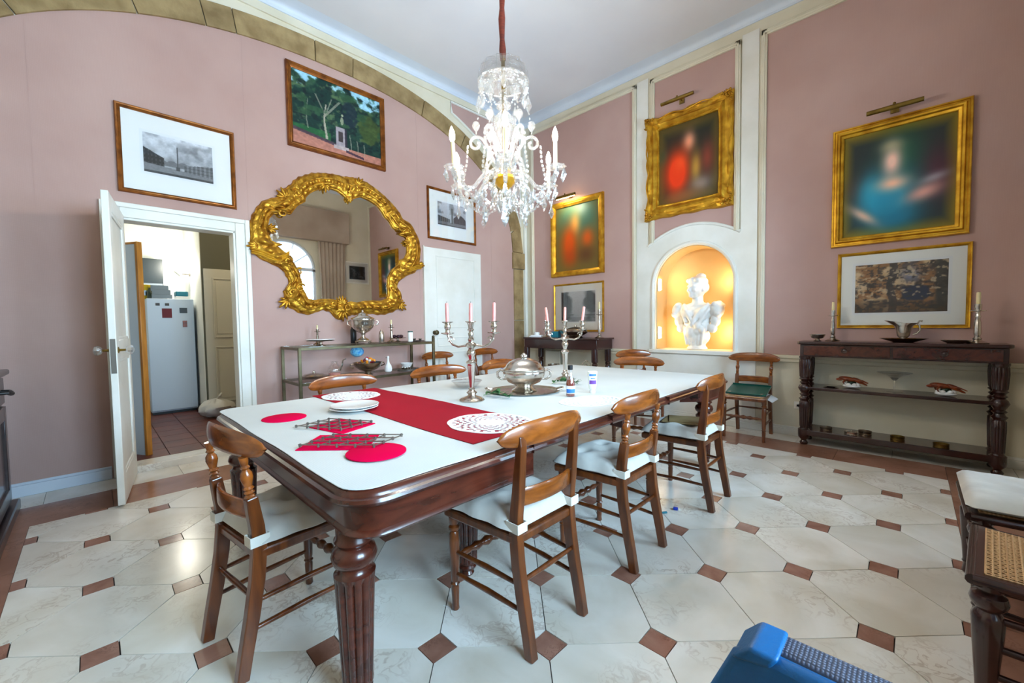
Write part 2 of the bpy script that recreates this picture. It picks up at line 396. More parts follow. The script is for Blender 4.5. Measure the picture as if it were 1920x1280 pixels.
run('border_slab', 'border_marble', FX0, FX1, BY0, FY0-.0015, 6, True)
run('edge_slab', 'cream_marble', XL, BX0-.002, YB, YF, 8, False)
run('edge_slab', 'cream_marble', BX1+.002, XR, YB, YF, 8, False)
run('edge_slab', 'cream_marble', BX0, BX1, BY1+.002, YF, 7, True)
run('edge_slab', 'cream_marble', BX0, BX1, YB, BY0-.002, 7, True)
# ================================================================== CEILING + COVE
ceiling = struct(MB().box(XL-.05, XR+.05, YB-.05, YF+.05, ZC, ZC+.06).build('ceiling', 'ceiling_paint', smooth=0))
mb = MB(); prof = [(.0, -.085), (.012, -.085), (.014, -.065)] + [(.02+.13*(1-math.cos(t*PI/12)), -.06+.055*math.sin(t*PI/12)) for t in range(7)] + [(.16, 0)]
corners = [(XL, YB, 1, 1), (XR, YB, -1, 1), (XR, YF, -1, -1), (XL, YF, 1, -1)]
for d, z in prof:
    for cx, cy, sx, sy in corners: mb.v.append((cx+sx*d, cy+sy*d, ZC+z))
for i in range(len(prof)-1):
    for j in range(4): k = (j+1) % 4; mb.f.append((i*4+j, i*4+k, i*4+4+k, i*4+4+j))
mb.build('cornice', 'blue_white_paint', ceiling)
# ================================================================== LEFT WALL (mirror wall) with stone arch and kitchen doorway
AC = 2.0
def arch(y, a, b, zc, e=2.2):
    t = abs(y-AC)/a
    return zc if t >= 1 else zc + b*(1-t**e)**(1/e)
def ain(y): return arch(y, 2.96, 1.87, 2.30)
def aout(y): return arch(y, 3.19, 2.07, 2.32)
DY0, DY1, DZ = .20, 1.02, 2.19
mb = MB()
mb.box(XL-.16, XL, YB-.1, DY0, -.06, ZC); mb.box(XL-.16, XL, DY1, YF+.1, -.06, ZC); mb.box(XL-.16, XL, DY0, DY1, DZ, ZC)
wall_left = struct(mb.build('wall_left', 'cream_paint', smooth=0))
def under_arch(y0, y1, zlow, n=40):
    ys = [y0+(y1-y0)*i/n for i in range(n+1)]
    return [(y0, zlow)] + [(y1, zlow)] + [(y, ain(y)) for y in reversed(ys)]
mb = MB()
mb.prism(under_arch(YB, DY0, 0, 20), XL, XL+.008, 'yz'); mb.prism(under_arch(DY0, DY1, DZ, 10), XL, XL+.008, 'yz'); mb.prism(under_arch(DY1, 4.95, 0, 50), XL, XL+.008, 'yz')
mb.build('cloth_lining', 'pink_cloth', wall_left, smooth=0)
# stitched seams of the cloth
for ys in (-.26, 1.14, 3.12, 4.45):
    MB().box(XL+.008, XL+.0095, ys-.002, ys+.002, .12, ain(ys)-.01).build('cloth_seam', 'pink_cloth', wall_left, smooth=0)
# the arch, stone by stone
joints = [YB+.001, -.95, -.62, -.3, .38, .86, 1.10, 1.84, 2.26, 3.20, 3.86, 4.40, 4.72, 4.90]
def offs(y):   # matching point on the outer curve, along the local normal
    e = .004; t = Vector((2*e, ain(y+e)-ain(y-e))); n = Vector((-t.y, t.x)).normalized(); p = Vector((y, ain(y)))
    lo, hi = 0, .6
    for _ in range(28):
        m_ = (lo+hi)/2; c = p+n*m_
        if c.y < aout(c.x) and abs(c.x-AC) < 3.19: lo = m_
        else: hi = m_
    c = p+n*lo; return (min(max(c.x, YB+.001), 5.18), c.y)
for a, b in zip(joints[:-1], joints[1:]):
    g = .004; ys = [a+g+(b-a-2*g)*i/8 for i in range(9)]
    poly = [(y, ain(y)) for y in ys] + [offs(y) for y in reversed(ys)]
    MB().prism(poly, XL, XL+.03+random.uniform(-.003, .003), 'yz').build('arch_stone', 'stone', wall_left, smooth=0, bevel=.004)
jp = [(4.905, 2.44), (4.95, 2.62), (4.955, 2.43)]
MB().prism([(4.90, 2.74), (4.93, 2.44), (5.17, 2.44), (5.10, 2.90)], XL, XL+.03, 'yz').build('arch_stone', 'stone', wall_left, smooth=0, bevel=.004)
MB().box(XL, XL+.05, 4.915, 5.195, 2.16, 2.432).build('impost_stone', 'stone', wall_left, smooth=0, bevel=.012)
for z0, z1 in ((0, .62), (.625, 1.30), (1.305, 2.155)):
    MB().box(XL, XL+.03, 4.945, 5.165, z0+.002, z1).build('jamb_stone', 'stone', wall_left, smooth=0, bevel=.005)
# corner fillet moulding and the pink spandrel with its moulding
MB().box(XL, XL+.045, 5.205, YF, 0, 4.40).build('corner_moulding', 'white_paint', wall_left, bevel=.01)
sp = [(y, aout(y)+.14) for y in np.linspace(3.72, 4.9, 24) if aout(y)+.14 < 4.42]
spt = [(sp[0][0]-.02, 4.42)] + sp + [(5.02, sp[-1][1]-.25), (5.13, sp[-1][1]-.55), (5.13, 4.42)]
MB().prism(spt, XL, XL+.006, 'yz').build('spandrel_cloth', 'pink_cloth', wall_left, smooth=0)
MB().tube([(XL+.012, y, z) for y, z in spt], .016, 6, closed=True).build('spandrel_moulding', 'white_paint', wall_left)
MB().box(XL, XL+.02, YB, 5.2, 4.44, 4.462).build('frieze_moulding', 'cream_paint', wall_left)
bb = MB()
for y0, y1 in ((YB, DY0-.13), (DY1+.13, 3.13), (4.25, 4.94)):
    bb.box(XL, XL+.025, y0, y1, 0, .085); bb.box(XL, XL+.016, y0, y1, .085, .105)
struct(bb.build('baseboard_left', 'blue_white_paint', bevel=.004))
# doorway casing
mb = MB()
for y0, y1, z0, z1 in ((DY0-.11, DY0, 0, DZ+.11), (DY1, DY1+.11, 0, DZ+.11), (DY0, DY1, DZ, DZ+.11)):
    mb.box(XL, XL+.022, y0, y1, z0, z1)
mb.box(XL, XL+.04, DY0-.12, DY0-.08, 0, DZ+.12); mb.box(XL, XL+.04, DY1+.08, DY1+.12, 0, DZ+.12); mb.box(XL, XL+.04, DY0-.08, DY1+.08, DZ+.08, DZ+.12)
mb.box(XL-.16, XL+.012, DY0-.001, DY0+.012, 0, DZ); mb.box(XL-.16, XL+.012, DY1-.02, DY1+.001, 0, DZ); mb.box(XL-.16, XL+.012, DY0, DY1, DZ-.02, DZ+.001)
trim = struct(mb.build('trim_1', 'white_paint', bevel=.005))
MB().box(XL-.20, XL+.01, DY0, DY1, -.005, .06).build('door_step', 'cream_marble', trim, bevel=.006)
# open door leaf, swung 90 degrees into the room
door = thing('door_1', 'white panelled door swung open beside the kitchen doorway', 'door', (XL+.03, .205, .012), -.135); struct(door)
W_, H_, TD = .81, 2.185, .04
mb = MB()
st = .11
mb.box(0, st, -TD/2, TD/2, 0, H_); mb.box(W_-st, W_, -TD/2, TD/2, 0, H_)
for z0, z1 in ((0, .2), (1.02, 1.16), (H_-.12, H_)): mb.box(st, W_-st, -TD/2, TD/2, z0, z1)
mb.build('leaf_frame', 'white_paint', door, bevel=.004)
for z0, z1 in ((.2, 1.02), (1.16, H_-.12)):
    MB().box(st-.003, W_-st+.003, -.007, .007, z0-.003, z1+.003).build('panel', 'white_paint', door)
    mb = MB()
    for sg in (-1, 1):
        y0, y1 = sorted((sg*.007, sg*.017))
        fbox(mb, st, W_-st, z0, z1, .02, y0, y1)
    mb.build('panel_moulding', 'white_paint', door, bevel=.003)
lk = MB().box(W_-.002, W_+.002, -.014, .014, .93, 1.17).build('lock_plate', 'steel', door)
for sg in (-1, 1):
    M = T(W_-.055, sg*TD/2, 1.09, rx=-sg*PI/2)
    k = MB().lathe([(.022, 0), (.022, .004), (.009, .008), (.008, .035), (.012, .04)], 16, M).build('knob_stem', 'brass', door)
    MB().lathe([(.012, .038), (.026, .046), (.034, .062), (.03, .078), (.012, .086), (0, .087)], 12, M).build('knob', 'crystal', k, smooth=20)
MB().box(.03, .034, -.03, -.018, .3, 2.0).build('hinge_strip', 'honey_wood', door)
# closed white door further along the wall
d2 = thing('door_2', 'closed white panelled door with a round brass knob beside the mirror', 'door', (XL+.008, 3.18, .01), PI/2); struct(d2)
W_, H_ = 1.02, 2.30
mb = MB().box(0, W_, -.028, 0, 0, H_); mb.build('leaf', 'white_paint', d2, bevel=.004)
for z0, z1 in ((1.19, 2.2), (.93, 1.06), (.12, .85)):
    mb = MB(); x0, x1 = .19, .89
    fbox(mb, x0, x1, z0, z1, .016, -.036, -.028)
    mb.build('panel_moulding', 'white_paint', d2, bevel=.003)
M = T(.14, -.028, 1.13, rx=PI/2)
MB().lathe([(.028, 0), (.028, .004), (.01, .008), (.01, .035), (.03, .045), (.036, .06), (.028, .074), (0, .08)], 20, M).build('knob', 'old_brass', d2)
MB().box(-.012, 0, -.034, 0, 0, H_+.012).build('door_edge', 'white_paint', d2)
# ================================================================== FAR WALL (portraits, niche)
NX, NW, NZ0, NSP = -1.975, .475, .885, 1.72    # niche centre, half width, sill, springing
mb = MB()
def narch(r, z, n=24): return [(NX+r*math.cos(PI*i/n), z+r*math.sin(PI*i/n)) for i in range(n+1)]
WD = .34
mb.box(XL-.1, NX-NW, YF, YF+WD, -.06, ZC); mb.box(NX+NW, XR+.1, YF, YF+WD, -.06, ZC); mb.box(NX-NW, NX+NW, YF, YF+WD, -.06, NZ0)
mb.prism([(NX+NW, ZC)] + [(NX-NW, ZC)] + list(reversed(narch(NW, NSP))), YF, YF+WD, 'xz')
wall_far = struct(mb.build('wall_far', 'cream_paint', smooth=0))
MB().box(NX-NW-.05, NX+NW+.05, YF+WD, YF+WD+.05, .8, 2.4).build('niche_back', 'niche_plaster', wall_far)
# niche lining (thin coloured plaster on the reveals)
mb = MB(); t = .006
pl = narch(NW-.001, NSP); pi_ = narch(NW-.001-t, NSP)
mb.prism([(NX+NW-.001, NZ0)] + pl + [(NX-NW+.001, NZ0), (NX-NW+.001+t, NZ0)] + list(reversed(pi_)) + [(NX+NW-.001-t, NZ0)], YF+.03, YF+WD, 'xz')
mb.build('niche_lining', 'niche_plaster', wall_far)
# white pilaster field, niche surround, arch band
mb = MB(); z1 = 4.40
mb.box(-2.71, -2.55, YF-.012, YF, .0, z1+.05); mb.box(-1.43, -1.26, YF-.012, YF, 0, z1+.05)
mb.box(-2.55, NX-NW, YF-.012, YF, 0, NSP); mb.box(NX+NW, -1.43, YF-.012, YF, 0, NSP); mb.box(NX-NW, NX+NW, YF-.012, YF, 0, NZ0)
top = [(x, 2.27+.18*(1-((x-NX)/.55)**2)) for x in np.linspace(-2.55, -1.43, 25)]
ar = narch(NW, NSP)
mb.prism([(-1.43, NSP)] + list(reversed(top)) + [(-2.55, NSP)] + list(reversed(ar)), YF-.012, YF, 'xz')
mb.build('niche_surround', 'white_paint', wall_far, smooth=0)
def bead(pts, r, name='arch_moulding', m='white_paint'):
    MB().tube([(x, YF-.012, z) for x, z in pts], r, 8).build(name, m, wall_far)
bead([(NX+NW+.03, NZ0)] + narch(NW+.03, NSP, 32) + [(NX-NW-.03, NZ0)], .022)
bead(top, .018)
MB().box(NX-NW-.08, NX+NW+.08, YF-.045, YF+.02, NZ0-.05, NZ0).build('niche_sill', 'white_paint', wall_far, bevel=.008)
# pink cloth panels with cream mouldings
def panel(x0, x1, z0, z1, curve=None):
    if curve: poly = curve + [(x1, z1), (x0, z1)]
    else: poly = [(x0, z0), (x1, z0), (x1, z1), (x0, z1)]
    MB().prism(poly, YF-.004, YF, 'xz').build('cloth_panel', 'pink_cloth_far', wall_far, smooth=0)
    ed = [(x0, z0), (x0, z1), (x1, z1), (x1, z0)]
    for a, b in zip(ed[:-1], ed[1:]):
        m_ = MB(); xa, xb = sorted((a[0], b[0])); za, zb = sorted((a[1], b[1]))
        m_.box(xa-.03, xb+.03, YF-.03, YF, za-(.03 if za == zb else 0), zb+.03); m_.box(xa-.012, xb+.012, YF-.038, YF, za-(.012 if za == zb else 0), zb+.012)
        m_.build('panel_moulding', 'cream_paint', wall_far, bevel=.006)
panel(-4.60, -2.745, .87, 4.40)
cv = [(x, 2.27+.18*(1-((x-NX)/.55)**2)) for x in np.linspace(-2.49, -1.47, 20)]
panel(-2.49, -1.47, 2.29, 4.38, cv)
panel(-1.21, XR, .87, 4.37)
for x0, x1 in ((XL, -2.71), (-1.26, XR)):
    MB().box(x0, x1, YF-.03, YF, .83, .865).build('chair_rail', 'cream_paint', wall_far, bevel=.008)
    MB().box(x0, x1, YF-.018, YF, .79, .83).build('chair_rail', 'cream_paint', wall_far, bevel=.006)
bb = MB().box(XL, XR, YF-.024, YF, 0, .07); bb.box(XL, XR, YF-.016, YF, .07, .095)
struct(bb.build('baseboard_far', 'white_paint', bevel=.004))
# niche lamps on the left reveal; unseen right pair added to even the light
for i, (z, sg) in enumerate(((1.74, -1), (1.10, -1), (1.74, 1), (1.10, 1))):
    lt = thing('niche_lamp', ('upper' if i % 2 == 0 else 'lower')+' small tubular lamp glowing on the '+('left' if sg < 0 else 'right (unseen added fill)')+' side of the niche', 'lamp', (NX+sg*(NW-.008), YF+(.07 if sg < 0 else .24), z), group='niche lamps')
    MB().box(*sorted((0, -sg*.012)), -.03, .03, -.085, .085).build('back_plate', 'white_paint', lt, bevel=.003)
    MB().lathe([(.004, -.075), (.016, -.07), (.016, .07), (.004, .075)], 12, T(-sg*.026, 0, 0)).build('tube', 'lamp_glow', lt)
    pd = bpy.data.lights.new('niche_light', 'AREA'); pd.shape = 'RECTANGLE'; pd.size = .05; pd.size_y = .15; pd.energy = 1.7; pd.color = (1, .79, .48)
    po = bpy.data.objects.new('niche_light', pd); COL.objects.link(po); po.parent = lt; po.location = (-sg*.05, 0, 0); po.rotation_euler = (Vector((-sg, -sg*.3, .05)).to_track_quat('-Z', 'Y')).to_euler()
# ================================================================== RIGHT WALL with two arched windows (seen in the mirror), BACK WALL
WC = (3.2, .95); WH, WZ0, WSP = .65, .45, 2.62
mb = MB()
ys = [YB-.1, WC[1]-WH, WC[1]+WH, WC[0]-WH, WC[0]+WH, YF+.1]
mb.box(XR, XR+.12, ys[0], ys[1], -.06, ZC); mb.box(XR, XR+.12, ys[2], ys[3], -.06, ZC); mb.box(XR, XR+.12, ys[4], ys[5], -.06, ZC)
for c in WC:
    mb.box(XR, XR+.12, c-WH, c+WH, -.06, WZ0)
    a = [(c+WH*math.cos(PI*i/24), WSP+WH*math.sin(PI*i/24)) for i in range(25)]
    mb.prism([(c+WH, ZC), (c-WH, ZC)] + list(reversed(a)), XR, XR+.12, 'yz')
wall_right = struct(mb.build('wall_right', 'cream_paint', smooth=0))
for n_, c in enumerate(WC):
    w = MB()
    w.box(XR+.04, XR+.1, c-WH, c-WH+.06, WZ0, WSP); w.box(XR+.04, XR+.1, c+WH-.06, c+WH, WZ0, WSP); w.box(XR+.04, XR+.1, c-.03, c+.03, WZ0, WSP)
    w.box(XR+.04, XR+.1, c-WH, c+WH, WSP-.05, WSP+.03); w.box(XR+.04, XR+.1, c-WH, c+WH, WZ0, WZ0+.08)
    for z in (1.2, 1.9): w.box(XR+.05, XR+.09, c-WH, c+WH, z-.015, z+.015)
    w.tube([(XR+.07, c+(WH-.03)*math.cos(PI*i/24), WSP+(WH-.03)*math.sin(PI*i/24)) for i in range(25)], .032, 6)
    for an in (36, 72, 108, 144): a = math.radians(an); w.tube([(XR+.07, c+.2*math.cos(a), WSP+.2*math.sin(a)), (XR+.07, c+.62*math.cos(a), WSP+.62*math.sin(a))], .012, 6)
    w.tube([(XR+.07, c+.2*math.cos(PI*i/16), WSP+.2*math.sin(PI*i/16)) for i in range(17)], .012, 6)
    wo = struct(w.build('window_%d' % (n_+1), 'blue_white_paint'))
    p = MB(); p.box(XR+.068, XR+.072, c-WH+.05, c+WH-.05, WZ0+.05, WSP)
    p.prism([(c+(WH-.03)*math.cos(PI*i/24), WSP+(WH-.03)*math.sin(PI*i/24)) for i in range(25)], XR+.068, XR+.072, 'yz')
    p.build('pane', 'glass', wo, smooth=0)
wb = MB().box(XL-.1, XR+.1, YB-.12, YB, -.06, ZC)
wall_back = struct(wb.build('wall_back', 'cream_paint', smooth=0))
MB().box(XL+.03, XR, YB, YB+.02, 0, .1).build('skirting', 'white_paint', wall_back, smooth=0)
# pelmet + curtain + small picture on the window wall (all seen in the mirror)
pel = thing('curtain_pelmet', 'pale fabric pelmet above the window, reflected in the gilt mirror', 'pelmet', (XR-.005, WC[0]+.05, 3.3), PI/2)
MB().box(-.98, 1.38, 0, .18, 0, .76).build('board', 'curtain_cloth', pel, bevel=.01)
def curtain(y0, y1, label):
    c = thing('curtain', label, 'curtain', (XR-.10, (y0+y1)/2, .03), PI/2)
    w = (y1-y0)/2
    def fn(u, v):
        x = (u*2-1)*w*(1-.12*math.sin(v*PI)); return (x, .035*math.sin(u*PI*2*7+.6*math.sin(v*4))*(1-.3*v), v*3.262)
    MB().grid(90, 14, fn).build('cloth', 'curtain_cloth', c)
    MB().grid(90, 14, lambda u, v: tuple(np.add(fn(u, v), (0, .004, 0)))).build('lining', 'curtain_cloth', c)
curtain(3.88, 4.55, 'striped beige curtain hanging beside the window, reflected in the gilt mirror')
# ================================================================== PICTURES
_rng = np.random.RandomState(3)
def vnoise(U, V, sx, sy, seed):
    g = np.random.RandomState(seed).rand(64, 64); x = U*sx; y = V*sy
    xi = np.floor(x).astype(int); yi = np.floor(y).astype(int); fx = x-xi; fy = y-yi; fx = fx*fx*(3-2*fx); fy = fy*fy*(3-2*fy)
    a = g[yi % 64, xi % 64]; b = g[yi % 64, (xi+1) % 64]; c = g[(yi+1) % 64, xi % 64]; d = g[(yi+1) % 64, (xi+1) % 64]
    return (a*(1-fx)+b*fx)*(1-fy)+(c*(1-fx)+d*fx)*fy
def fbm(U, V, s, seed, o=4, ar=1.0): return sum(vnoise(U, V, s*ar*2**k, s*2**k, seed+k)*.5**k for k in range(o))/sum(.5**k for k in range(o))
def blob(U, V, cx, cy, rx, ry, soft=1.0, ang=0): 
    dx, dy = U-cx, V-cy; c, s = math.cos(ang), math.sin(ang); dx, dy = dx*c+dy*s, -dx*s+dy*c
    return np.exp(-((dx/rx)**2+(dy/ry)**2)*soft)
def sstep(x, a, b): t = np.clip((x-a)/(b-a), 0, 1); return t*t*(3-2*t)
def mixc(img, col, m): return img*(1-m[..., None])+np.array(col, float)*m[..., None]
def canvas(name, w, h, nx, ny, fn, parent, y=0.0, m='picture_paint', cx=0, cz=0):
    U, V = np.meshgrid(np.linspace(0, 1, nx), np.linspace(0, 1, ny)); img = np.clip(fn(U, V), 0, 255)
    c = img/255.; L = np.where(c <= .04045, c/12.92, ((c+.055)/1.055)**2.4)
    mb = MB().grid(nx, ny, lambda u, v: (cx+(u-.5)*w, y, cz+(v-.5)*h))
    me = bpy.data.meshes.new(name); me.from_pydata(mb.v, [], [q[::1] for q in mb.f])
    at = me.color_attributes.new('Col', 'FLOAT_COLOR', 'POINT')
    arr = np.ones((nx*ny, 4)); arr[:, :3] = L.reshape(-1, 3); at.data.foreach_set('color', arr.ravel().astype(np.float32))
    me.materials.append(MATS[m]); o = bpy.data.objects.new(name, me); COL.objects.link(o); o.parent = parent; return o
def frame_mb(w, h, prof, n=1, disp=None):
    """mitred frame, outer size w x h; prof = (inset, depth) from the wall over the top to the sight edge; front faces -Y"""
    mb = MB(); loops = []
    for t, d in prof:
        x, z = w/2-t, h/2-t; ring = []
        for (ax, az), (bx, bz) in (((-x, -z), (x, -z)), ((x, -z), (x, z)), ((x, z), (-x, z)), ((-x, z), (-x, -z))):
            for i in range(n):
                u = i/n; px, pz = ax+(bx-ax)*u, az+(bz-az)*u; dd = d
                if disp: px, pz, dd = disp(px, pz, dd, t)
                ring.append((px, -dd, pz))
        loops.append(ring)
    N = len(loops[0])
    for r in loops: mb.v += r
    for i in range(len(loops)-1):
        for j in range(N): k = (j+1) % N; mb.f.append((i*N+j, i*N+k, (i+1)*N+k, (i+1)*N+j))
    return mb
def picture(name, label, cat, loc, rz, w, h, fw, fm, depth, painter, res, mat_w=None, print_off=(0, 0), glass=False, tilt=0.0, disp=None, n=1, prof=None):
    t = thing(name, label, cat, loc, rz, rx=tilt)
    prof = prof or [(0, 0), (0, depth*.7), (fw*.12, depth), (fw*.35, depth*.93), (fw*.5, depth*.75), (fw*.62, depth*.8), (fw*.8, depth*.6), (fw, depth*.45), (fw, .002)]
    frame_mb(w, h, prof, n, disp).build('frame', fm, t, smooth=30)
    MB().box(-w/2+.01, w/2-.01, -.004, 0, -h/2+.01, h/2-.01).build('backing', 'paper_board', t, smooth=0)
    iw, ih = w-2*fw, h-2*fw
    if mat_w:
        pw, ph = mat_w
        MB().box(-iw/2-.004, iw/2+.004, -.010, -.004, -ih/2-.004, ih/2+.004).build('mount_board', 'paper_board', t, smooth=0)
        MB().box(-pw/2-.022, pw/2+.022, -.0106, -.010, -ph/2-.022, ph/2+.022, T(print_off[0], 0, print_off[1])).build('plate_mark', 'paper', t, smooth=0)
        canvas('print', pw, ph, *res, painter, t, -.0112, cx=print_off[0], cz=print_off[1])
    else: canvas('canvas', iw+.006, ih+.006, *res, painter, t, -.010)
    if glass: MB().box(-iw/2-.003, iw/2+.003, -.018, -.0165, -ih/2-.003, ih/2+.003).build('glazing', 'glass', t, smooth=0)
    return t
def p_square(U, V, flip=False):
    g = 150+60*V+50*(fbm(U, V, 5, 11, 4, 1.6)-.5)*2
    g = np.where(V > .55, g-38*sstep(fbm(U, V, 4, 31, 3, 1.5), .5, .75), g)
    lb = (U < .28) & (V < .62-.75*(U-.02)) & (V > .2); g = np.where(lb, 52+25*(np.sin(U*120) > .4)*(np.sin(V*60) > 0), g)
    far = (U > .28) & (U < .62) & (V < .34+.06*np.abs(np.sin(U*20))) & (V > .24); g = np.where(far, 120, g)
    rb = (U > .56) & (V < .34+.25*(U-.56)) & (V > .12); g = np.where(rb, 105+28*(np.sin(U*95) > .2)-20*(np.sin(V*70) > .5), g)
    gr = V < .24-.12*U; g = np.where(gr, 140-60*(V < .06)-18*fbm(U, V, 22, 5, 2), g)
    cl = (np.abs(U-.47) < .010+.018*(V < .26)) & (V < .78) & (V > .16); g = np.where(cl, 60+50*(U > .472), g)
    g = np.where((np.abs(U-.47) < .028) & (V < .26) & (V > .16), 80, g)
    g = g+14*(vnoise(U, V, 60, 50, 9)-.5); return np.stack([g, g*1.005, g*1.02], -1)
def p_square2(U, V):
    g = 165+40*V-60*sstep(fbm(U, V, 4, 41, 3, 1.5), .45, .7)*(V > .5)
    g = np.where((U < .42) & (V < .42-.25*U), 70+30*(np.sin(U*90) > 0), g); g = np.where((U > .55) & (V < .38+.2*np.sin((U-.55)*7)), 62+24*(np.sin(U*110) > .2), g)
    g = np.where(V < .16, 120-40*(V < .05), g); g = np.where((np.abs(U-.5) < .018) & (V < .8) & (V > .12), 62, g)
    g = g+14*(vnoise(U, V, 50, 50, 19)-.5); return np.stack([g, g, g*1.02], -1)
def p_trees(U, V):
    g = 170+30*V; n = fbm(U, V, 5, 61, 4)
    d = sstep(np.maximum(blob(U, V, .1, .6, .25, .5), blob(U, V, .9, .62, .28, .42))+.5*(n-.5)+.2*(V < .25), .3, .6); g = g*(1-d)+(50+50*n)*d
    g = g-40*(V < .15); g = g+14*(vnoise(U, V, 40, 50, 29)-.5); return np.stack([g, g, g*1.02], -1)
def p_cattle(U, V):
    n = fbm(U, V, 5, 71, 5); m = fbm(U, V, 12, 75, 3)
    img = np.zeros(U.shape+(3,))+np.array((150, 104, 66)); img = mixc(img, (214, 182, 140), sstep(n, .45, .7)); img = mixc(img, (70, 62, 64), sstep(m, .52, .7)*.8)
    img = mixc(img, (60, 54, 60), (np.abs(U-.42-.02*np.sin(V*9)) < .045).astype(float)*.9); img = mixc(img, (54, 56, 58), sstep(U, .85, .9)*.9)
    img = mixc(img, (128, 132, 156), blob(U, V, .62, .75, .1, .16)); img = mixc(img, (36, 44, 72), sstep(blob(U, V, .68, .38, .2, .2)+.3*(m-.5), .45, .6))
    img = mixc(img, (70, 48, 34), sstep(.3-V+.25*(n-.5), 0, .2)*.6)
    k = fbm(U, V, 26, 78, 3); img = mixc(img, (48, 44, 48), sstep(k, .52, .62)*.75); img = mixc(img, (224, 196, 158), sstep(fbm(U, V, 20, 79, 3), .6, .7)*.7*(V > .25)); return img
def p_park(U, V):
    n = fbm(U, V, 6, 81, 5); m = fbm(U, V, 16, 85, 3)
    img = np.zeros(U.shape+(3,))+np.array((16, 46, 40)); img = mixc(img, (48, 80, 58), sstep(n, .44, .7)); img = mixc(img, (92, 112, 72), sstep(m, .55, .78)*.7); img = mixc(img, (12, 26, 30), sstep(fbm(U, V, 22, 55, 3), .55, .7)*.7)
    img = mixc(img, (150, 196, 214), sstep(V+.5*(n-.5)+.25*(m-.5)+.12*sstep(U, .55, .8), .98, 1.06)); img = mixc(img, (20, 36, 48), sstep(blob(U, V, .62, .62, .13, .24)+.3*(n-.5), .5, .65)*.8)
    img = mixc(img, (62, 78, 34), sstep(blob(U, V, .86, .5, .16, .26)+.3*(m-.5), .4, .6)*.8); img = mixc(img, (34, 90, 48), ((V < .27) & (V > .2-.12*U) & (U < .4)).astype(float)*.8)
    gl = .2-.17*U; img = mixc(img, (168, 112, 96), (V < gl+.03*0+.0).astype(float)); img = mixc(img, (168, 112, 96), ((V < .12) & (V < gl+.1)).astype(float))
    img = mixc(img, (70, 52, 62), (np.abs(V-gl-.005) < .022).astype(float)*(U < .45)*.9)
    for x0, b, tp, w, br in ((.345, .17, .66, .011, 1), (.155, .25, .66, .006, .6), (.62, .12, .33, .006, .6), (.7, .1, .28, .006, .6), (.78, .08, .25, .006, .6)):
        img = mixc(img, (150, 146, 128), ((np.abs(U-x0-.012*np.sin(V*11)) < w*(1.3-V)) & (V > b) & (V < tp)).astype(float)*br)
    for sl, sg in ((1.6, 1), (2.6, -1), (3.5, 1)):
        img = mixc(img, (140, 138, 120), ((np.abs(V-.5-sl*sg*(U-.345)) < .022) & (sg*(U-.345) > 0) & (V < .5+.26)).astype(float)*.7)
    img = mixc(img, (40, 74, 48), sstep(fbm(U, V, 9, 97, 4), .56, .66)*(V > .42)*.85)
    img = mixc(img, (150, 140, 144), ((U > .46) & (U < .56) & (V > .12) & (V < .40)).astype(float)); img = mixc(img, (64, 54, 54), ((U > .485) & (U < .535) & (V > .19) & (V < .34)).astype(float))
    img = mixc(img, (44, 40, 50), ((U > .56) & (U < .585) & (V > .11) & (V < .39)).astype(float)); img = mixc(img, (164, 150, 148), ((U > .43) & (U < .6) & (V > .08) & (V < .13)).astype(float))
    img = mixc(img, (120, 128, 104), (blob(U, V, .53, .5, .022, .07) > .5).astype(float)); img = mixc(img, (140, 148, 120), (blob(U, V, .535, .585, .014, .022) > .5).astype(float))
    img = img*(.86+.28*fbm(U, V, 34, 58, 2)[..., None])
    img = mixc(img, (60, 40, 54), ((np.abs(V-.075+.2*(U-.58)) < .018) & (U > .57) & (U < .78)).astype(float)*.9); return img
def p_redcoat(U, V):
    img = np.zeros(U.shape+(3,))+np.array((112, 92, 40)); img = mixc(img, (60, 100, 84), np.clip(blob(U, V, .3, .82, .3, .25)+blob(U, V, .72, .8, .3, .3), 0, 1)); img = mixc(img, (130, 158, 150), blob(U, V, .62, .93, .15, .12)*.9)
    img = mixc(img, (206, 160, 84), blob(U, V, .46, .7, .11, .15)); img = mixc(img, (206, 78, 10), np.clip(blob(U, V, .32, .42, .17, .26)*1.2, 0, 1)); img = mixc(img, (196, 84, 20), np.clip(blob(U, V, .74, .46, .13, .14)*1.1, 0, 1))
    img = mixc(img, (96, 60, 30), blob(U, V, .7, .22, .2, .12)); img = mixc(img, (176, 62, 10), blob(U, V, .34, .22, .14, .12)*.8); return img
def p_redcoat2(U, V):
    img = np.zeros(U.shape+(3,))+np.array((22, 26, 20)); img = mixc(img, (70, 56, 18), np.clip(1.15-7*np.minimum(np.minimum(U, 1-U), np.minimum(V, 1-V)), 0, .8)); img = mixc(img, (24, 54, 36), blob(U, V, .08, .62, .08, .1)*.7)
    img = mixc(img, (196, 130, 100), blob(U, V, .52, .74, .1, .12)*.9); img = mixc(img, (176, 40, 4), np.clip(blob(U, V, .32, .38, .21, .28)*1.4, 0, 1)); img = mixc(img, (190, 62, 20), blob(U, V, .38, .5, .1, .1)*.7)
    img = mixc(img, (150, 112, 40), blob(U, V, .64, .4, .09, .18)*.9); img = mixc(img, (110, 44, 30), blob(U, V, .82, .48, .11, .22)*.85); img = mixc(img, (120, 104, 96), blob(U, V, .72, .18, .18, .1)*.8); img = mixc(img, (110, 70, 40), blob(U, V, .45, .08, .3, .08)*.6); return img*1.3+6
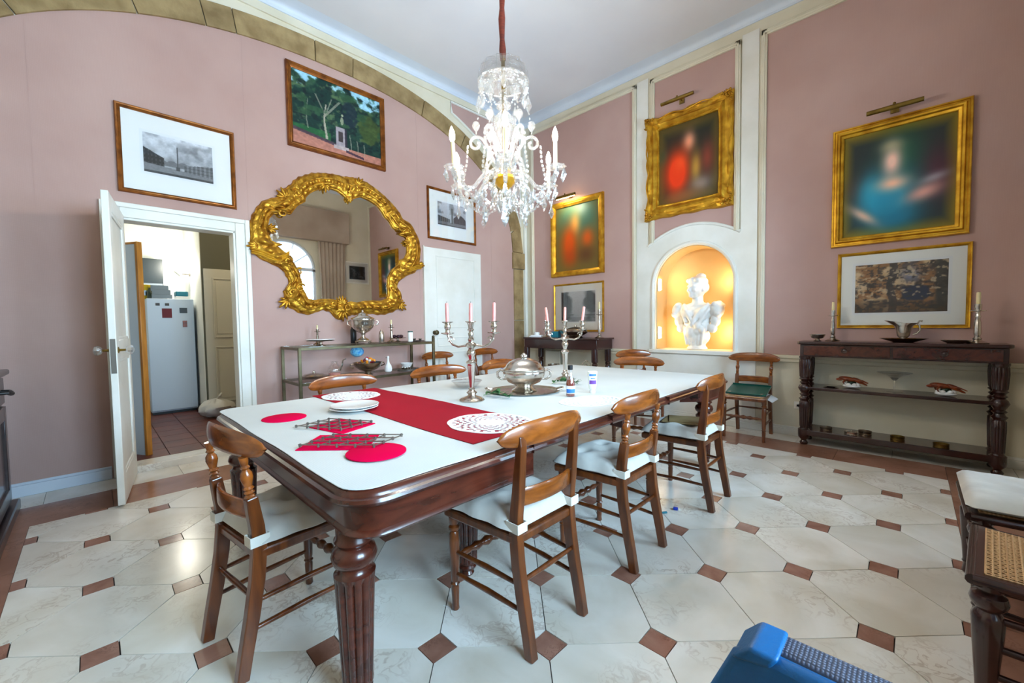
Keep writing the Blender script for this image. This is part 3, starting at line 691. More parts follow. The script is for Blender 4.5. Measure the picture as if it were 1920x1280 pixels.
def p_lady(U, V):
    img = np.zeros(U.shape+(3,))+np.array((34, 40, 40)); img = mixc(img, (110, 92, 22), np.clip(1.0-9*np.minimum(np.minimum(U, 1-U), np.minimum(V, 1-V)), 0, .85)); img = mixc(img, (28, 72, 52), blob(U, V, .55, .72, .2, .25)*.8)
    img = mixc(img, (70, 34, 44), blob(U, V, .85, .5, .14, .25)*.8); img = mixc(img, (70, 44, 34), blob(U, V, .12, .45, .1, .15)*.8)
    img = mixc(img, (30, 112, 138), np.clip(blob(U, V, .42, .32, .25, .24)*1.35, 0, 1)); img = mixc(img, (34, 126, 152), blob(U, V, .26, .42, .1, .16)*.8); img = mixc(img, (24, 92, 116), blob(U, V, .5, .14, .2, .1)*.8)
    img = mixc(img, (206, 164, 148), np.clip(blob(U, V, .46, .68, .085, .14)*1.05, 0, 1)); img = mixc(img, (206, 160, 132), blob(U, V, .47, .47, .14, .07)*.95); img = mixc(img, (150, 140, 110), blob(U, V, .45, .83, .1, .06)*.7)
    img = mixc(img, (190, 152, 130), blob(U, V, .2, .2, .15, .045, ang=-.6)*.9); img = mixc(img, (186, 132, 120), blob(U, V, .74, .34, .16, .07, ang=.25)*.9); img = mixc(img, (150, 150, 156), blob(U, V, .82, .46, .12, .04, ang=.2)*.6); return img*1.25+6
def p_dark(U, V):
    n = fbm(U, V, 6, 91, 4); g = 40+50*sstep(n, .5, .75); return np.stack([g, g*1.05, g*1.2], -1)
WLX = XL+.009
picture('framed_engraving', 'grey engraving of a column in a square, wide gilt frame, above the kitchen doorway', 'picture', (WLX, .62, 2.77), PI/2, .84, .735, .038, 'brown_gilt', .028, p_square, (110, 78), (.49, .335), (-.005, .005), True)
picture('framed_painting', 'oil painting of a statue in a green park, in a brown gilt frame', 'painting', (WLX, 2.085, 3.61), PI/2, 1.12, .88, .055, 'brown_gilt', .045, p_park, (190, 150))
picture('framed_engraving', 'small grey engraving of a column, thin gilt frame, above the closed white door', 'picture', (WLX, 3.69, 2.79), PI/2, .86, .71, .035, 'brown_gilt', .026, p_square2, (90, 70), (.5, .32), (-.01, .02), True)
WFY = YF-.006
picture('framed_portrait', 'portrait of a figure in orange red in a plain gold frame above the small console', 'painting', (-3.70, WFY, 2.555), 0, .96, 1.16, .085, 'gold_frame', .06, p_redcoat, (60, 72))
picture('framed_engraving', 'grey engraving of trees and clouds behind the candlesticks on the small console', 'picture', (-3.69, WFY, 1.485), 0, .92, .75, .028, 'gold_frame', .026, p_trees, (90, 70), (.63, .465), (.0, .012), True)
rd = random.Random(5)
def orn(px, pz, d, t):
    w2, h2 = .515, .64; cx = max(0, 1-min(math.hypot(abs(px)-w2, abs(pz)-h2), math.hypot(abs(px)-w2+.14, abs(pz)-h2+.14)*1.2)/.22)
    nz = noise.noise(Vector((px*26, pz*26, t*20)))
    wav = .012*math.sin((px if abs(pz) > abs(px)*1.05 else pz)*22) if t < .06 else 0
    if d > .01: d += .022*cx*(1+nz)+.0015*nz+wav*.9
    k = (.012*cx+wav*.5)*(1 if t < .03 else 0)
    return px*(1+k/.5), pz*(1+k/.6), d
pr2 = picture('framed_portrait', 'portrait in red coat in a deep carved gold frame above the niche', 'painting', (-2.03, WFY, 3.235), 0, 1.05, 1.29, .165, 'gold_frame', .07, p_redcoat2, (60, 72), disp=orn, n=60,
        prof=[(0, 0), (0, .035), (.012, .055), (.035, .062), (.06, .05), (.085, .052), (.105, .066), (.125, .05), (.14, .03), (.155, .034), (.165, .022), (.165, .002)])
for sx in (-1, 1):
    for sz in (-1, 1):
        m2 = MB(); rq = random.Random(11)
        for i in range(16):
            a_ = rq.uniform(0, PI/2); l_ = rq.uniform(.0, .12); ox, oz = .44+.075-l_*math.cos(a_)*1.0, .56+.08-l_*math.sin(a_)*1.0
            m2.ell((sx*ox, -.082-rq.uniform(0, .014), sz*oz), (rq.uniform(.016, .03), .012, rq.uniform(.008, .014)), 10, 6, rot=Matrix.Rotation(rq.uniform(0, 3), 3, 'Y'))
        m2.build('corner_ornament', 'gold_leaf', pr2, smooth=60)
for side in range(4):
    L_ = .66 if side % 2 else .5
    pts = [((u*2-1)*L_*.75, .03+.016*math.cos(u*PI*4)) for u in np.linspace(0, 1, 40)]
    P3 = [((x, -.074, .645-d) if side == 0 else (x, -.074, -.645+d) if side == 2 else (.525-d, -.074, x*.9) if side == 1 else (-.525+d, -.074, x*.9)) for x, d in pts]
    MB().tube(P3, .008, 8).build('scroll_edge', 'gold_frame', pr2)
picture('framed_portrait', 'large portrait of a lady in blue in a stepped gold frame above the sideboard', 'painting', (-.13, WFY, 2.53), 0, .935, 1.14, .09, 'gold_frame', .065, p_lady, (70, 84),
        prof=[(0, 0), (0, .03), (.006, .05), (.018, .05), (.022, .04), (.035, .042), (.045, .064), (.06, .06), (.068, .04), (.08, .036), (.09, .026), (.09, .002)])
picture('framed_engraving', 'brown tinted print of cattle under trees in a gilt frame behind the silver jug', 'picture', (-.09, WFY, 1.525), 0, .90, .735, .03, 'gold_frame', .03, p_cattle, (120, 90), (.625, .46), (-.0, .01), True)
picture('framed_print', 'dark print in a white frame on the window wall, reflected in the gilt mirror', 'picture', (XR-.006, 4.88, 2.62), -PI/2, .62, .56, .03, 'white_paint', .02, p_dark, (40, 36), (.42, .34), (0, 0), True)
def picture_light(label, x, z, w, y_out=.16, lit=0):
    t = thing('picture_light', label, 'lamp', (x, YF-.02, z))
    MB().lathe([(.004, -w/2), (.02, -w/2+.002), (.022, 0), (.02, w/2-.002), (.004, w/2)], 14, T(0, -y_out, 0, ry=PI/2)).build('shade', 'brass', t)
    MB().tube([(0, 0, .03), (0, -.05, .045), (0, -.10, .04), (0, -y_out, .015)], .006, 8).build('arm', 'brass', t)
    MB().box(-.03, .03, -.012, .0, .0, .06).build('bracket', 'brass', t)
    MB().ell((0, -y_out, .03), .012, 10, 8).build('knob', 'brass', t)
    if lit:
        b = MB().lathe([(.008, -w/2+.02), (.012, 0), (.008, w/2-.02)], 10, T(0, -y_out+.012, -.018, ry=PI/2)).build('tube', 'lamp_glow', t)
        d = bpy.data.lights.new('picture_lamp', 'AREA'); d.shape = 'RECTANGLE'; d.size = w*.8; d.size_y = .02; d.energy = lit; d.color = (1, .82, .5)
        o = bpy.data.objects.new('picture_lamp', d); COL.objects.link(o); o.parent = t; o.location = (0, -y_out+.02, -.035); o.rotation_euler = (math.radians(25), 0, 0)
picture_light('lit brass picture light over the small orange red portrait', -3.80, 3.165, .38, lit=3)
picture_light('brass picture light over the carved gold frame', -2.10, 3.95, .40)
picture_light('wide brass picture light over the portrait of the lady in blue', -.15, 3.135, .38)
# ================================================================== GILT ROCOCO MIRROR
outer = [(600,55),(700,65),(800,85),(880,95),(960,120),(1050,180),(1130,250),(1190,310),(1240,370),(1270,430),(1330,460),(1370,530),(1400,600),(1410,680),(1405,760),(1400,810),(1370,850),(1300,880),(1240,920),(1215,970),(1250,1010),(1262,1060),(1245,1110),(1240,1140),(1190,1170),(1120,1190),(1040,1185),(960,1180),(880,1190),(820,1205),(780,1225),(740,1225),(720,1200),(690,1170),(640,1150),(580,1165),(530,1190),(470,1185),(420,1160),(370,1130),(335,1110),(325,1050),(315,1000),(340,970),(370,940),(350,890),(310,830),(250,790),(170,760),(100,720),(50,670),(35,600),(50,540),(40,480),(60,420),(90,350),(130,300),(190,265),(260,250),(300,200),(370,150),(440,90),(510,65)]
inner = [(620,185),(690,185),(740,200),(790,240),(830,285),(880,265),(930,250),(1000,280),(1060,320),(1100,370),(1120,410),(1160,450),(1185,500),(1215,545),(1260,530),(1290,570),(1300,640),(1300,700),(1280,740),(1235,755),(1225,790),(1180,830),(1150,890),(1140,960),(1150,1010),(1140,1060),(1090,1080),(1020,1075),(960,1080),(900,1095),(850,1085),(800,1100),(750,1075),(690,1065),(620,1065),(560,1075),(510,1060),(490,1010),(470,980),(465,920),(440,850),(400,780),(350,720),(330,690),(330,630),(270,640),(230,610),(200,560),(190,490),(200,420),(240,380),(290,370),(330,400),(380,390),(420,330),(490,290),(490,260),(530,220)]
_FR = 767.67
def px_wall(cx, cy):     # where a traced outline point lies on the wall: its own y,z in metres
    px, py = 460+cx/4.2667, 310+cy/4.2667
    d = _f*_FR + _r*(px-960) + _u*(640-py); t = (XL+.06)/d.x
    return (d.y*t, 1.25+d.z*t)
MOut = [px_wall(*p) for p in outer]; MIn = [px_wall(*p) for p in inner]; MC = px_wall(770, 610)
def polar(poly):
    a = [(math.atan2(z-MC[1], y-MC[0]), math.hypot(y-MC[0], z-MC[1])) for y, z in poly]; a.sort()
    th = np.array([q[0] for q in a]); r = np.array([q[1] for q in a])
    return lambda t: float(np.interp(t, np.concatenate([th-2*PI, th, th+2*PI]), np.concatenate([r, r, r])))
Ro, Ri = polar(MOut), polar(MIn)
mir = thing('gilt_mirror', 'large gilt rococo mirror with a carved scrolling frame on the pink wall', 'mirror', (XL+.009, MC[0], MC[1]), PI/2)
NT, NR = 420, 13
vs = []; fs = []
for i in range(NT):
    th = -PI+2*PI*i/NT; ro, ri = Ro(th), Ri(th); w = ro-ri
    for j in range(NR):
        s = j/(NR-1); sc = (.5+.5*math.sin(th*62))*.010+(.5+.5*math.sin(th*23+1))*.006
        r = ri+w*s+(sc if j >= NR-3 else 0)*(s**3)
        h = .012+.058*math.sin(PI*min(1, s*1.02))**.6
        h += .012*math.cos(s*PI*4)*math.sin(PI*s)
        rib = .013*math.sin(th*58)*math.exp(-((s-.45)/.2)**2)+.012*math.exp(-((s-.85)/.12)**2)*abs(math.sin(th*31))
        nz = noise.noise(Vector((r*math.cos(th)*14, r*math.sin(th)*14, 3.1)))+.6*noise.noise(Vector((r*math.cos(th)*34, r*math.sin(th)*34, 7.1)))
        h = max(.004, h+rib+.014*nz*math.sin(PI*s))
        if j in (0, NR-1): h = .004
        vs.append((r*math.cos(th), -h, r*math.sin(th)))
for i in range(NT):
    k = (i+1) % NT
    for j in range(NR-1): fs.append((i*NR+j, k*NR+j, k*NR+j+1, i*NR+j+1))
m_ = MB(); m_.v = vs; m_.f = fs; m_.build('carved_frame', 'gold_leaf', mir, smooth=60)
MB().prism([((Ri(t)+.03)*math.cos(t), (Ri(t)+.03)*math.sin(t)) for t in [-PI+2*PI*i/160 for i in range(160)]], -.011, -.003, 'xz').build('mirror_glass', 'mirror_glass', mir, smooth=0)
def scroll(c, r0, turns, a0, sgn, th=.012, lead=None, y=-.06):
    pts = []; n = 34
    if lead: pts += lead
    for i in range(n):
        u = i/(n-1); a = a0+sgn*turns*2*PI*u; r = r0*(1-.85*u); pts.append((c[0]+r*math.cos(a), y-.01*u, c[1]+r*math.sin(a)))
    MB().tube(pts, [th*(1-.5*i/len(pts)) for i in range(len(pts))], 8).build('scroll', 'gold_leaf', mir)
def loc(cx, cy): q = px_wall(cx, cy); return (q[0]-MC[0], q[1]-MC[1])
for c, r0, tn, a0, sg in (((340,760),.05,1.3,2.0,-1), ((440,980),.05,1.2,.5,1), ((430,850),.04,1.1,1,1), ((1260,830),.05,1.3,1.0,1), ((1190,1000),.05,1.2,2.5,-1), ((860,190),.06,1.2,.3,1), ((410,220),.06,1.2,2.8,-1),
                          ((1240,500),.05,1.1,1.2,-1), ((370,1020),.06,1.2,3.5,1), ((1225,1060),.06,1.2,-.4,-1), ((560,1120),.05,1.2,2,1), ((1080,1140),.05,1.2,1,-1), ((820,1130),.05,1.2,.2,-1), ((700,1110),.05,1.2,3,1), ((300,380),.05,1.1,1.5,1)):
    scroll(loc(*c), r0, tn, a0, sg)
# C-scroll ridges following the band and leaf sprays at the joints of the frame
def ridge(t0, t1, s, th=.011):
    pts = []
    for i in range(30):
        t = t0+(t1-t0)*i/29; r = Ri(t)+(Ro(t)-Ri(t))*s; pts.append((r*math.cos(t), -.068, r*math.sin(t)))
    MB().tube(pts, [th*math.sin(PI*(.12+.76*i/29)) for i in range(30)], 8).build('ridge', 'gold_leaf', mir)
for t0, t1 in ((1.5, 2.3), (.75, 1.45), (.2, .62), (2.5, 3.1), (-.3, .1), (-2.6, -2.35), (-1.15, -.8), (-2.25, -1.85)):
    ridge(t0, t1, .3); ridge(t0, t1, .62)
for s_ in (.06, .95):
    MB().tube([((Ri(t)+(Ro(t)-Ri(t))*s_)*math.cos(t), -.028, (Ri(t)+(Ro(t)-Ri(t))*s_)*math.sin(t)) for t in [-PI+2*PI*i/260 for i in range(260)]], .0085, 8, closed=True).build('edge_bead', 'gold_leaf', mir)
def spray(c, n, L, a0, spread, y=-.05):
    m2 = MB()
    for i in range(n):
        a = a0+spread*(i/(n-1)-.5); l = L*(1-.35*abs(i/(n-1)-.5)*2)
        m2.ell((c[0]+l*.5*math.cos(a), y, c[1]+l*.5*math.sin(a)), (l*.55, .014, .015), 10, 6, rot=Matrix.Rotation(-a, 3, 'Y'))
    m2.build('leaf_spray', 'gold_leaf', mir, smooth=60)
for c, n, L, a, sp_ in (((640,150),5,.09,-PI/2,2.2), ((330,260),6,.12,2.3,2.6), ((900,150),6,.11,.6,2.6), ((1190,430),6,.10,.3,2.6), ((780,1150),9,.14,-PI/2,3.4), ((780,1110),7,.10,PI/2,2.6), ((340,1080),5,.11,-2.4,2.2), ((1240,1110),5,.11,-.7,2.2), ((100,640),5,.10,3.3,1.6),
                        ((1395,790),5,.08,-.2,1.8), ((188,500),5,.09,0,2.0), ((1312,620),5,.08,PI,2.0), ((830,250),5,.07,-1.3,2.0)):
    spray(loc(*c), n, L, a, sp_)
for c0, c1 in (((45,665),(350,690)), ((1405,800),(1235,780))):
    a, b = loc(*c0), loc(*c1); m2 = MB()
    for k in range(3):
        m2.tube([(a[0]+(b[0]-a[0])*u, -.07+.006*k, a[1]+(b[1]-a[1])*u-.05*math.sin(PI*u)-.02*k+.02*math.sin(2*PI*u)) for u in np.linspace(0, 1, 16)], .01, 8)
    m2.build('shelf_moulding', 'gold_frame', mir)
# ================================================================== CHANDELIER
def chandelier():
    CX, CY = -2.02, 2.02
    c = thing('chandelier', 'crystal chandelier with candle bulbs and bead swags hanging above the dining table', 'chandelier', (CX, CY, 1.9))
    Z = lambda z: z-1.9
    MB().tube([(.004*math.sin(z*9), .004*math.cos(z*7), Z(z)) for z in np.linspace(3.03, ZC, 24)], [.020+.004*math.sin(i*2.1) for i in range(24)], 10).build('cord_sleeve', 'cord_red', c)
    MB().lathe([(0, Z(ZC)), (.05, Z(ZC)), (.06, Z(ZC-.02)), (.02, Z(ZC-.05))], 20).build('ceiling_rose', 'brass', c)
    MB().lathe([(.03, Z(3.03)), (.09, Z(3.02)), (.15, Z(2.985)), (.168, Z(2.93)), (.172, Z(2.88)), (.166, Z(2.88)), (.16, Z(2.93)), (.145, Z(2.975)), (.09, Z(3.008)), (.03, Z(3.015))], 36, lobes=12, ldepth=.03).build('canopy', 'glass_clear', c)
    MB().lathe([(.165, Z(2.874)), (.175, Z(2.878)), (.175, Z(2.886)), (.165, Z(2.89))], 36, lobes=12, ldepth=.03).build('canopy_rim', 'crystal', c)
    for k in range(12):
        a = 2*PI*k/12; MB().tube([(r*math.cos(a), r*math.sin(a), Z(z)) for r, z in ((.04, 3.026), (.09, 3.021), (.15, 2.987), (.169, 2.93), (.173, 2.885))], .0022, 5).build('canopy_rib', 'crystal', c)
    MB().lathe([(.014, Z(2.08)), (.014, Z(3.03))], 12).build('rod', 'brass', c)
    MB().lathe([(.012, Z(2.84)), (.03, Z(2.82)), (.034, Z(2.79)), (.02, Z(2.76)), (.045, Z(2.745)), (.05, Z(2.72)), (.02, Z(2.70)), (.03, Z(2.69)), (.072, Z(2.64)), (.078, Z(2.60)), (.062, Z(2.53)), (.036, Z(2.47)), (.022, Z(2.43)), (.05, Z(2.42)), (.055, Z(2.40)), (.02, Z(2.38)),
               (.026, Z(2.33)), (.09, Z(2.30)), (.105, Z(2.285)), (.04, Z(2.26)), (.03, Z(2.2))], 20, lobes=10, ldepth=.05).build('stem', 'crystal', c)
    MB().lathe([(.02, Z(2.27)), (.07, Z(2.255)), (.08, Z(2.235)), (.05, Z(2.19)), (.02, Z(2.17))], 18).build('hub', 'gold_frame', c)
    MB().lathe([(.02, Z(2.18)), (.045, Z(2.15)), (.05, Z(2.12)), (.03, Z(2.08)), (.015, Z(2.06))], 16, lobes=8, ldepth=.08).build('finial', 'crystal', c)
    dmb = MB().lathe([(0, 0), (.004, -.002), (.006, -.012), (.012, -.03), (.019, -.055), (.010, -.075), (0, -.092)], 6)
    proto = dmb.build('crystal_drop', 'crystal_drop', c, smooth=0); used = [0]
    def drop(x, y, z, s=1.0, rz=0.0):
        o = proto if not used[0] else proto.copy()
        if used[0]: COL.objects.link(o)
        used[0] = 1; o.parent = c; o.location = (x, y, Z(z)); o.scale = (s, s, s); o.rotation_euler = (0, 0, rz)
    def beads(pts, n, r=.0095):
        P = [Vector(p) for p in pts]; L = [0]
        for a, b in zip(P[:-1], P[1:]): L.append(L[-1]+(b-a).length)
        m = MB()
        for i in range(n):
            s = L[-1]*(i+.5)/n; k = max(j for j in range(len(L)) if L[j] <= s); k = min(k, len(P)-2); u = (s-L[k])/(L[k+1]-L[k]); q = P[k].lerp(P[k+1], u)
            d = (P[k+1]-P[k]).normalized(); m.ell(q, (r, r, r*1.45), 6, 4, rot=d.to_track_quat('Z', 'Y').to_matrix())
        m.build('bead_chain', 'crystal', c, smooth=0)
    base = math.radians(-90)+_yaw*-1*0  # arms set out from the line to the door
    A0 = math.atan2(-_f.y, -_f.x)
    arms = [A0+PI/3*k+.03 for k in range(6)]
    pol = lambda r, a, z: (r*math.cos(a), r*math.sin(a), Z(z))
    for k, a in enumerate(arms):
        pts = [(.03, 2.24), (.08, 2.27), (.13, 2.27), (.18, 2.22), (.23, 2.155), (.28, 2.13), (.33, 2.145), (.365, 2.19), (.375, 2.225)]
        arm = MB().tube([pol(r, a, z) for r, z in pts], .0135, 8).build('arm', 'crystal', c)
        M = T(*pol(.375, a, 2.23))
        MB().lathe([(.012, 0), (.03, .004), (.062, .018), (.066, .024), (.058, .02), (.014, .01)], 18, M, lobes=9, ldepth=.1).build('drip_pan', 'crystal', arm)
        tl = T(*pol(.375, a, 2.24), rz=a) @ Matrix.Rotation(random.uniform(-.02, .10), 4, 'Y')
        MB().lathe([(.013, 0), (.013, .165), (.008, .17)], 12, tl).build('candle_sleeve', 'wax_cream', arm)
        MB().lathe([(.009, .168), (.016, .184), (.019, .206), (.014, .234), (.005, .258), (0, .266)], 12, tl).build('candle_bulb', 'bulb_glow', arm)
        pd = bpy.data.lights.new('candle_light', 'POINT'); pd.energy = 18; pd.color = (1, .93, .83); pd.shadow_soft_size = .03
        po = bpy.data.objects.new('candle_light', pd); COL.objects.link(po); po.parent = c; po.location = pol(.375, a, 2.475)
        for q in range(6):
            b = a+2*PI*q/6; x, y, z = pol(.375, a, 2.235); drop(x+.058*math.cos(b), y+.058*math.sin(b), 2.24, .85, b)
        # upper crook: rises from the stem and curls over, with a spear or ball on top
        am = a+PI/6; cr = [(.03, 2.31), (.07, 2.36), (.10, 2.43), (.135, 2.50)]
        cc = (.19, 2.475); cr += [(cc[0]+.058*(1-.78*u)*math.cos(PI-u*PI*2.35), cc[1]+.058*(1-.78*u)*math.sin(PI-u*PI*2.35)) for u in np.linspace(0.05, 1, 22)]
        MB().tube([pol(r, am, z) for r, z in cr], [.011]*len(cr), 8).build('crook', 'crystal', c)
        MB().tube([pol(.03, a, 2.31), pol(.06, a, 2.42), pol(.085, a, 2.52), pol(.115, a, 2.57), pol(.145, a, 2.55), pol(.15, a, 2.51)], .010, 8).build('crook', 'crystal', c)
        x, y, z = pol(.19, am, 2.54); MB().lathe([(.005, 0), (.006, .02), (.024, .045), (.027, .06), (.018, .08), (0, .088)], 10, T(x, y, z)).build('ball_finial', 'crystal', c, smooth=0)
        beads([pol(.168, am, 2.87), pol(.165, am, 2.72), pol(.19, am, 2.56)], 9, .006)
        beads([pol(.248, am, 2.47), pol(.255, am, 2.36), pol(.28, am, 2.24), pol(.27, am, 2.13)], 11)
        beads([pol(.375, a, 2.22), pol(.34, a+.2, 2.12), pol(.32, am, 2.06), pol(.34, am+PI/6-.2, 2.12), pol(.375, a+PI/3, 2.22)], 17, .0085)
        beads([pol(.29, a, 2.13), pol(.24, a, 2.06), pol(.16, a, 2.03), pol(.06, a, 2.10)], 11)
        beads([pol(.10, am, 2.28), pol(.14, am, 2.18), pol(.20, am, 2.12), pol(.26, am, 2.16)], 9)
        beads([pol(.085, a, 2.4), pol(.13, a, 2.35), pol(.16, a, 2.25)], 10)
        drop(*pol(.27, am, 0)[:2], 2.13, 1.15, am); drop(*pol(.16, am, 0)[:2], 2.16, 1.1, am); drop(*pol(.16, a, 0)[:2], 2.06, 1.2, a); drop(*pol(.32, am, 0)[:2], 2.06, 1.0, am)
        drop(*pol(.168, a, 0)[:2], 2.86, 1.15, a); drop(*pol(.168, am, 0)[:2], 2.80, 1.3, am); drop(*pol(.22, a, 0)[:2], 2.14, 1.0, a); drop(*pol(.08, a, 0)[:2], 2.20, 1.1, a)
        beads([pol(.168, a, 2.88), pol(.16, a+.17, 2.82), pol(.16, a+.35, 2.82), pol(.168, am, 2.88)], 8, .006)
        beads([pol(.168, am, 2.88), pol(.16, am+.17, 2.82), pol(.16, am+.35, 2.82), pol(.168, a+PI/3, 2.88)], 8, .006)
    for k in range(8): b = 2*PI*k/8; drop(.045*math.cos(b), .045*math.sin(b), 2.11, 1.1, b)
    drop(0, 0, 2.07, 1.7, .3)
chandelier()
# ================================================================== DINING TABLE
TX0, TX1, TY0, TY1 = -2.93, -1.10, .47, 3.85
table = thing('dining_table', 'long mahogany extending dining table with fluted legs and a moulded edge', 'table', ((TX0+TX1)/2, (TY0+TY1)/2, 0))
tcx, tcy = (TX0+TX1)/2, (TY0+TY1)/2; hw, hl = (TX1-TX0)/2, (TY1-TY0)/2
def rrect(ins, rad, n=8):
    a, b = hw-ins, hl-ins; r = max(.01, rad-ins); p = []
    for sx, sy, t0 in ((1, 1, 0), (-1, 1, 90), (-1, -1, 180), (1, -1, 270)):
        for i in range(n+1):
            t = math.radians(t0+90*i/n); p.append((sx*(a-r)+r*math.cos(t), sy*(b-r)+r*math.sin(t)))
    return p
def loft(rings):     # rings: list of (poly2d, z)
    m = MB(); n = len(rings[0][0])
    for p, z in rings: m.v += [(x, y, z) for x, y in p]
    for i in range(len(rings)-1):
        for j in range(n): k = (j+1) % n; m.f.append((i*n+j, i*n+k, i*n+n+k, i*n+n+j))
    m.f.append(tuple(range(n-1, -1, -1))); m.f.append(tuple((len(rings)-1)*n+j for j in range(n)))
    return m
R0 = .14
loft([(rrect(.05, R0), TZ-.055), (rrect(.02, R0), TZ-.052), (rrect(.008, R0), TZ-.042), (rrect(.0, R0), TZ-.034), (rrect(.004, R0), TZ-.024), (rrect(.016, R0), TZ-.020), (rrect(.018, R0), TZ-.015), (rrect(.024, R0), TZ-.006), (rrect(.034, R0), TZ-.001), (rrect(.04, R0), TZ)]).build('table_top', 'mahogany', table, smooth=32)
def apron(end):      # U-shaped apron at one end of the table
    n = 8; out = []; inn = []
    def path(ins, L):
        a, b = hw-ins, hl-ins; r = max(.02, .125-ins*.3)
        p = [(-a, -b+L)]
        for sx, t0 in ((-1, 180), (1, 270)):
            for i in range(n+1): t = math.radians(t0+90*i/n); p.append((sx*(a-r)+r*math.cos(t), -b+r+r*math.sin(t)))
        p.append((a, -b+L)); return p
    L = .78 if end < 0 else .36
    m = MB(); z0, z1 = TZ-.165, TZ-.05
    rows = [(.055, z1), (.055, z0+.022), (.048, z0+.016), (.044, z0+.008), (.050, z0), (.22, z0), (.22, z1)]
    for ins, z in rows: m.v += [(x, y*(1 if end < 0 else -1), z) for x, y in path(ins, L)]
    N = len(path(.05, L))
    for i in range(len(rows)-1):
        for j in range(N-1): m.f.append((i*N+j, i*N+j+1, (i+1)*N+j+1, (i+1)*N+j))
    m.f.append(tuple(i*N for i in range(len(rows)))); m.f.append(tuple(i*N+N-1 for i in range(len(rows))))
    m.build('apron', 'mahogany', table, smooth=32)
apron(-1); apron(1)
LEG = [(.03, 0), (.034, .008), (.026, .02), (.032, .028), (.044, .036), (.047, .045), (.04, .054), (.046, .060), (.05, .066), (.050, .07, 0), (.050, .082, 1), (.058, .28, 1), (.064, .42, 1), (.066, .432, .6), (.066, .442, 0), (.058, .448), (.052, .455), (.05, .465), (.066, .478), (.073, .50), (.066, .522), (.05, .535), (.054, .545), (.062, .55), (.062, .558), (.056, .565), (.056, .604)]
leg = MB().lathe(LEG, 96, flutes=12, fdepth=.16)
lo = None
for x, y in ((hw-.203, -hl+.105), (-hw+.203, -hl+.105), (hw-.165, hl-.2), (-hw+.165, hl-.2), (.44, -hl+.80), (-.44, -hl+.80)):
    if lo is None: o = lo = leg.build('leg', 'mahogany', table, smooth=50)
    else: o = lo.copy(); COL.objects.link(o)
    o.location = (x, y, 0)
    cm = MB().lathe([(.018, .0), (.03, .004), (.034, .014), (.03, .024)], 16).build('castor', 'old_brass', None) if False else None
for y in (-hl+.82, 0, hl-.5): MB().box(-hw+.1, hw-.1, y-.02, y+.02, TZ-.13, TZ-.055).build('cross_rail', 'mahogany_dark', table)
for y in (-hl+.78, -hl+1.4, -hl+2.1, hl-.38):
    MB().box(-hw+.001, hw-.001, y-.0008, y+.0008, TZ-.05, TZ+.0002).build('leaf_joint', 'mahogany_dark', table)
# ------------------------------------------------------------------ linen
def cloth_poly():
    p = []; A, B = hw-.028, hl-.02
    for sx, sy, t0 in ((1, 1, 0), (-1, 1, 90), (-1, -1, 180), (1, -1, 270)):
        for i in range(7): t = math.radians(t0+90*i/6); p.append((sx*(A-.09)+.09*math.cos(t), sy*(B-.09)+.09*math.sin(t)))
    q = []
    for i in range(len(p)):
        a, b = p[i], p[(i+1) % len(p)]; n = max(1, int(math.hypot(b[0]-a[0], b[1]-a[1])/.12))
        for k in range(n):
            x, y = a[0]+(b[0]-a[0])*k/n, a[1]+(b[1]-a[1])*k/n; w = .003*math.sin(x*9+y*6)+.002*math.sin(y*17+x*3)-.004
            l = math.hypot(x/A, y/B); q.append((x*(1+w/A), y*(1+w/B)))
    return q
tc_ = MB().prism(cloth_poly(), TZ+.0004, TZ+.0035).build('tablecloth', 'table_linen', smooth=0, bevel=.001); tc_.location = (tcx, tcy, 0)
tag(tc_, 'white woven tablecloth lying flat over the long dining table', 'tablecloth')
CZ = TZ+.0037
def runner():
    x0, x1, y0, y1 = -2.95, -1.245, 1.045, 1.505
    def fn(u, v): x = x0+(x1-x0)*u; return (x, y0+(y1-y0)*v+.006*math.sin(x*5), CZ+.0025+.0008*math.sin(x*23+v*5))
    m = MB().grid(60, 10, fn); m.grid(60, 10, lambda u, v: (fn(u, v)[0], fn(u, v)[1], CZ+.0003)); 
    return tag(m.build('table_runner', 'runner_red'), 'crimson red cloth runner laid across the near end of the table', 'runner')
runner()
def doily(cx, cy, rx, ry, rz, z, label, holes=(4, 9), n=64):
    m = MB(); R = 12; h = .0022
    rad = lambda j, i: (j/R)*(1+(.035*abs(math.sin(i*PI/n*2*5*.8)) if j == R else 0))
    P = [[(rad(j, i)*rx*math.cos(2*PI*i/n), rad(j, i)*ry*math.sin(2*PI*i/n)) for i in range(n)] for j in range(R+1)]
    for j in range(R):
        for i in range(n):
            if holes[0] <= j <= holes[1] and (i+2*(j % 2)) % 4 in (0, 1): continue
            if j == R-2 and i % 2 == 0: continue
            k = (i+1) % n; q = [P[j][i], P[j][k], P[j+1][k], P[j+1][i]]
            if j == 0: q = q[1:] if False else [P[0][0], P[1][k], P[1][i]]
            m.prism(q, 0, h)
    o = m.build('doily', 'lace', smooth=0); o.location = (cx, cy, z); o.rotation_euler.z = rz
    return tag(o, label, 'doily', 'crochet doilies on the table')
doily(-2.735, 1.22, .19, .17, .5, CZ+.0035, 'white crochet doily on the far end of the red runner')
doily(-1.45, 1.33, .21, .19, .3, CZ+.0035, 'white crochet doily hanging over the near end of the red runner')
doily(-1.40, 2.12, .21, .15, 1.3, CZ+.0003, 'pale crochet doily near the sauce bottles at the table edge', (5, 10))
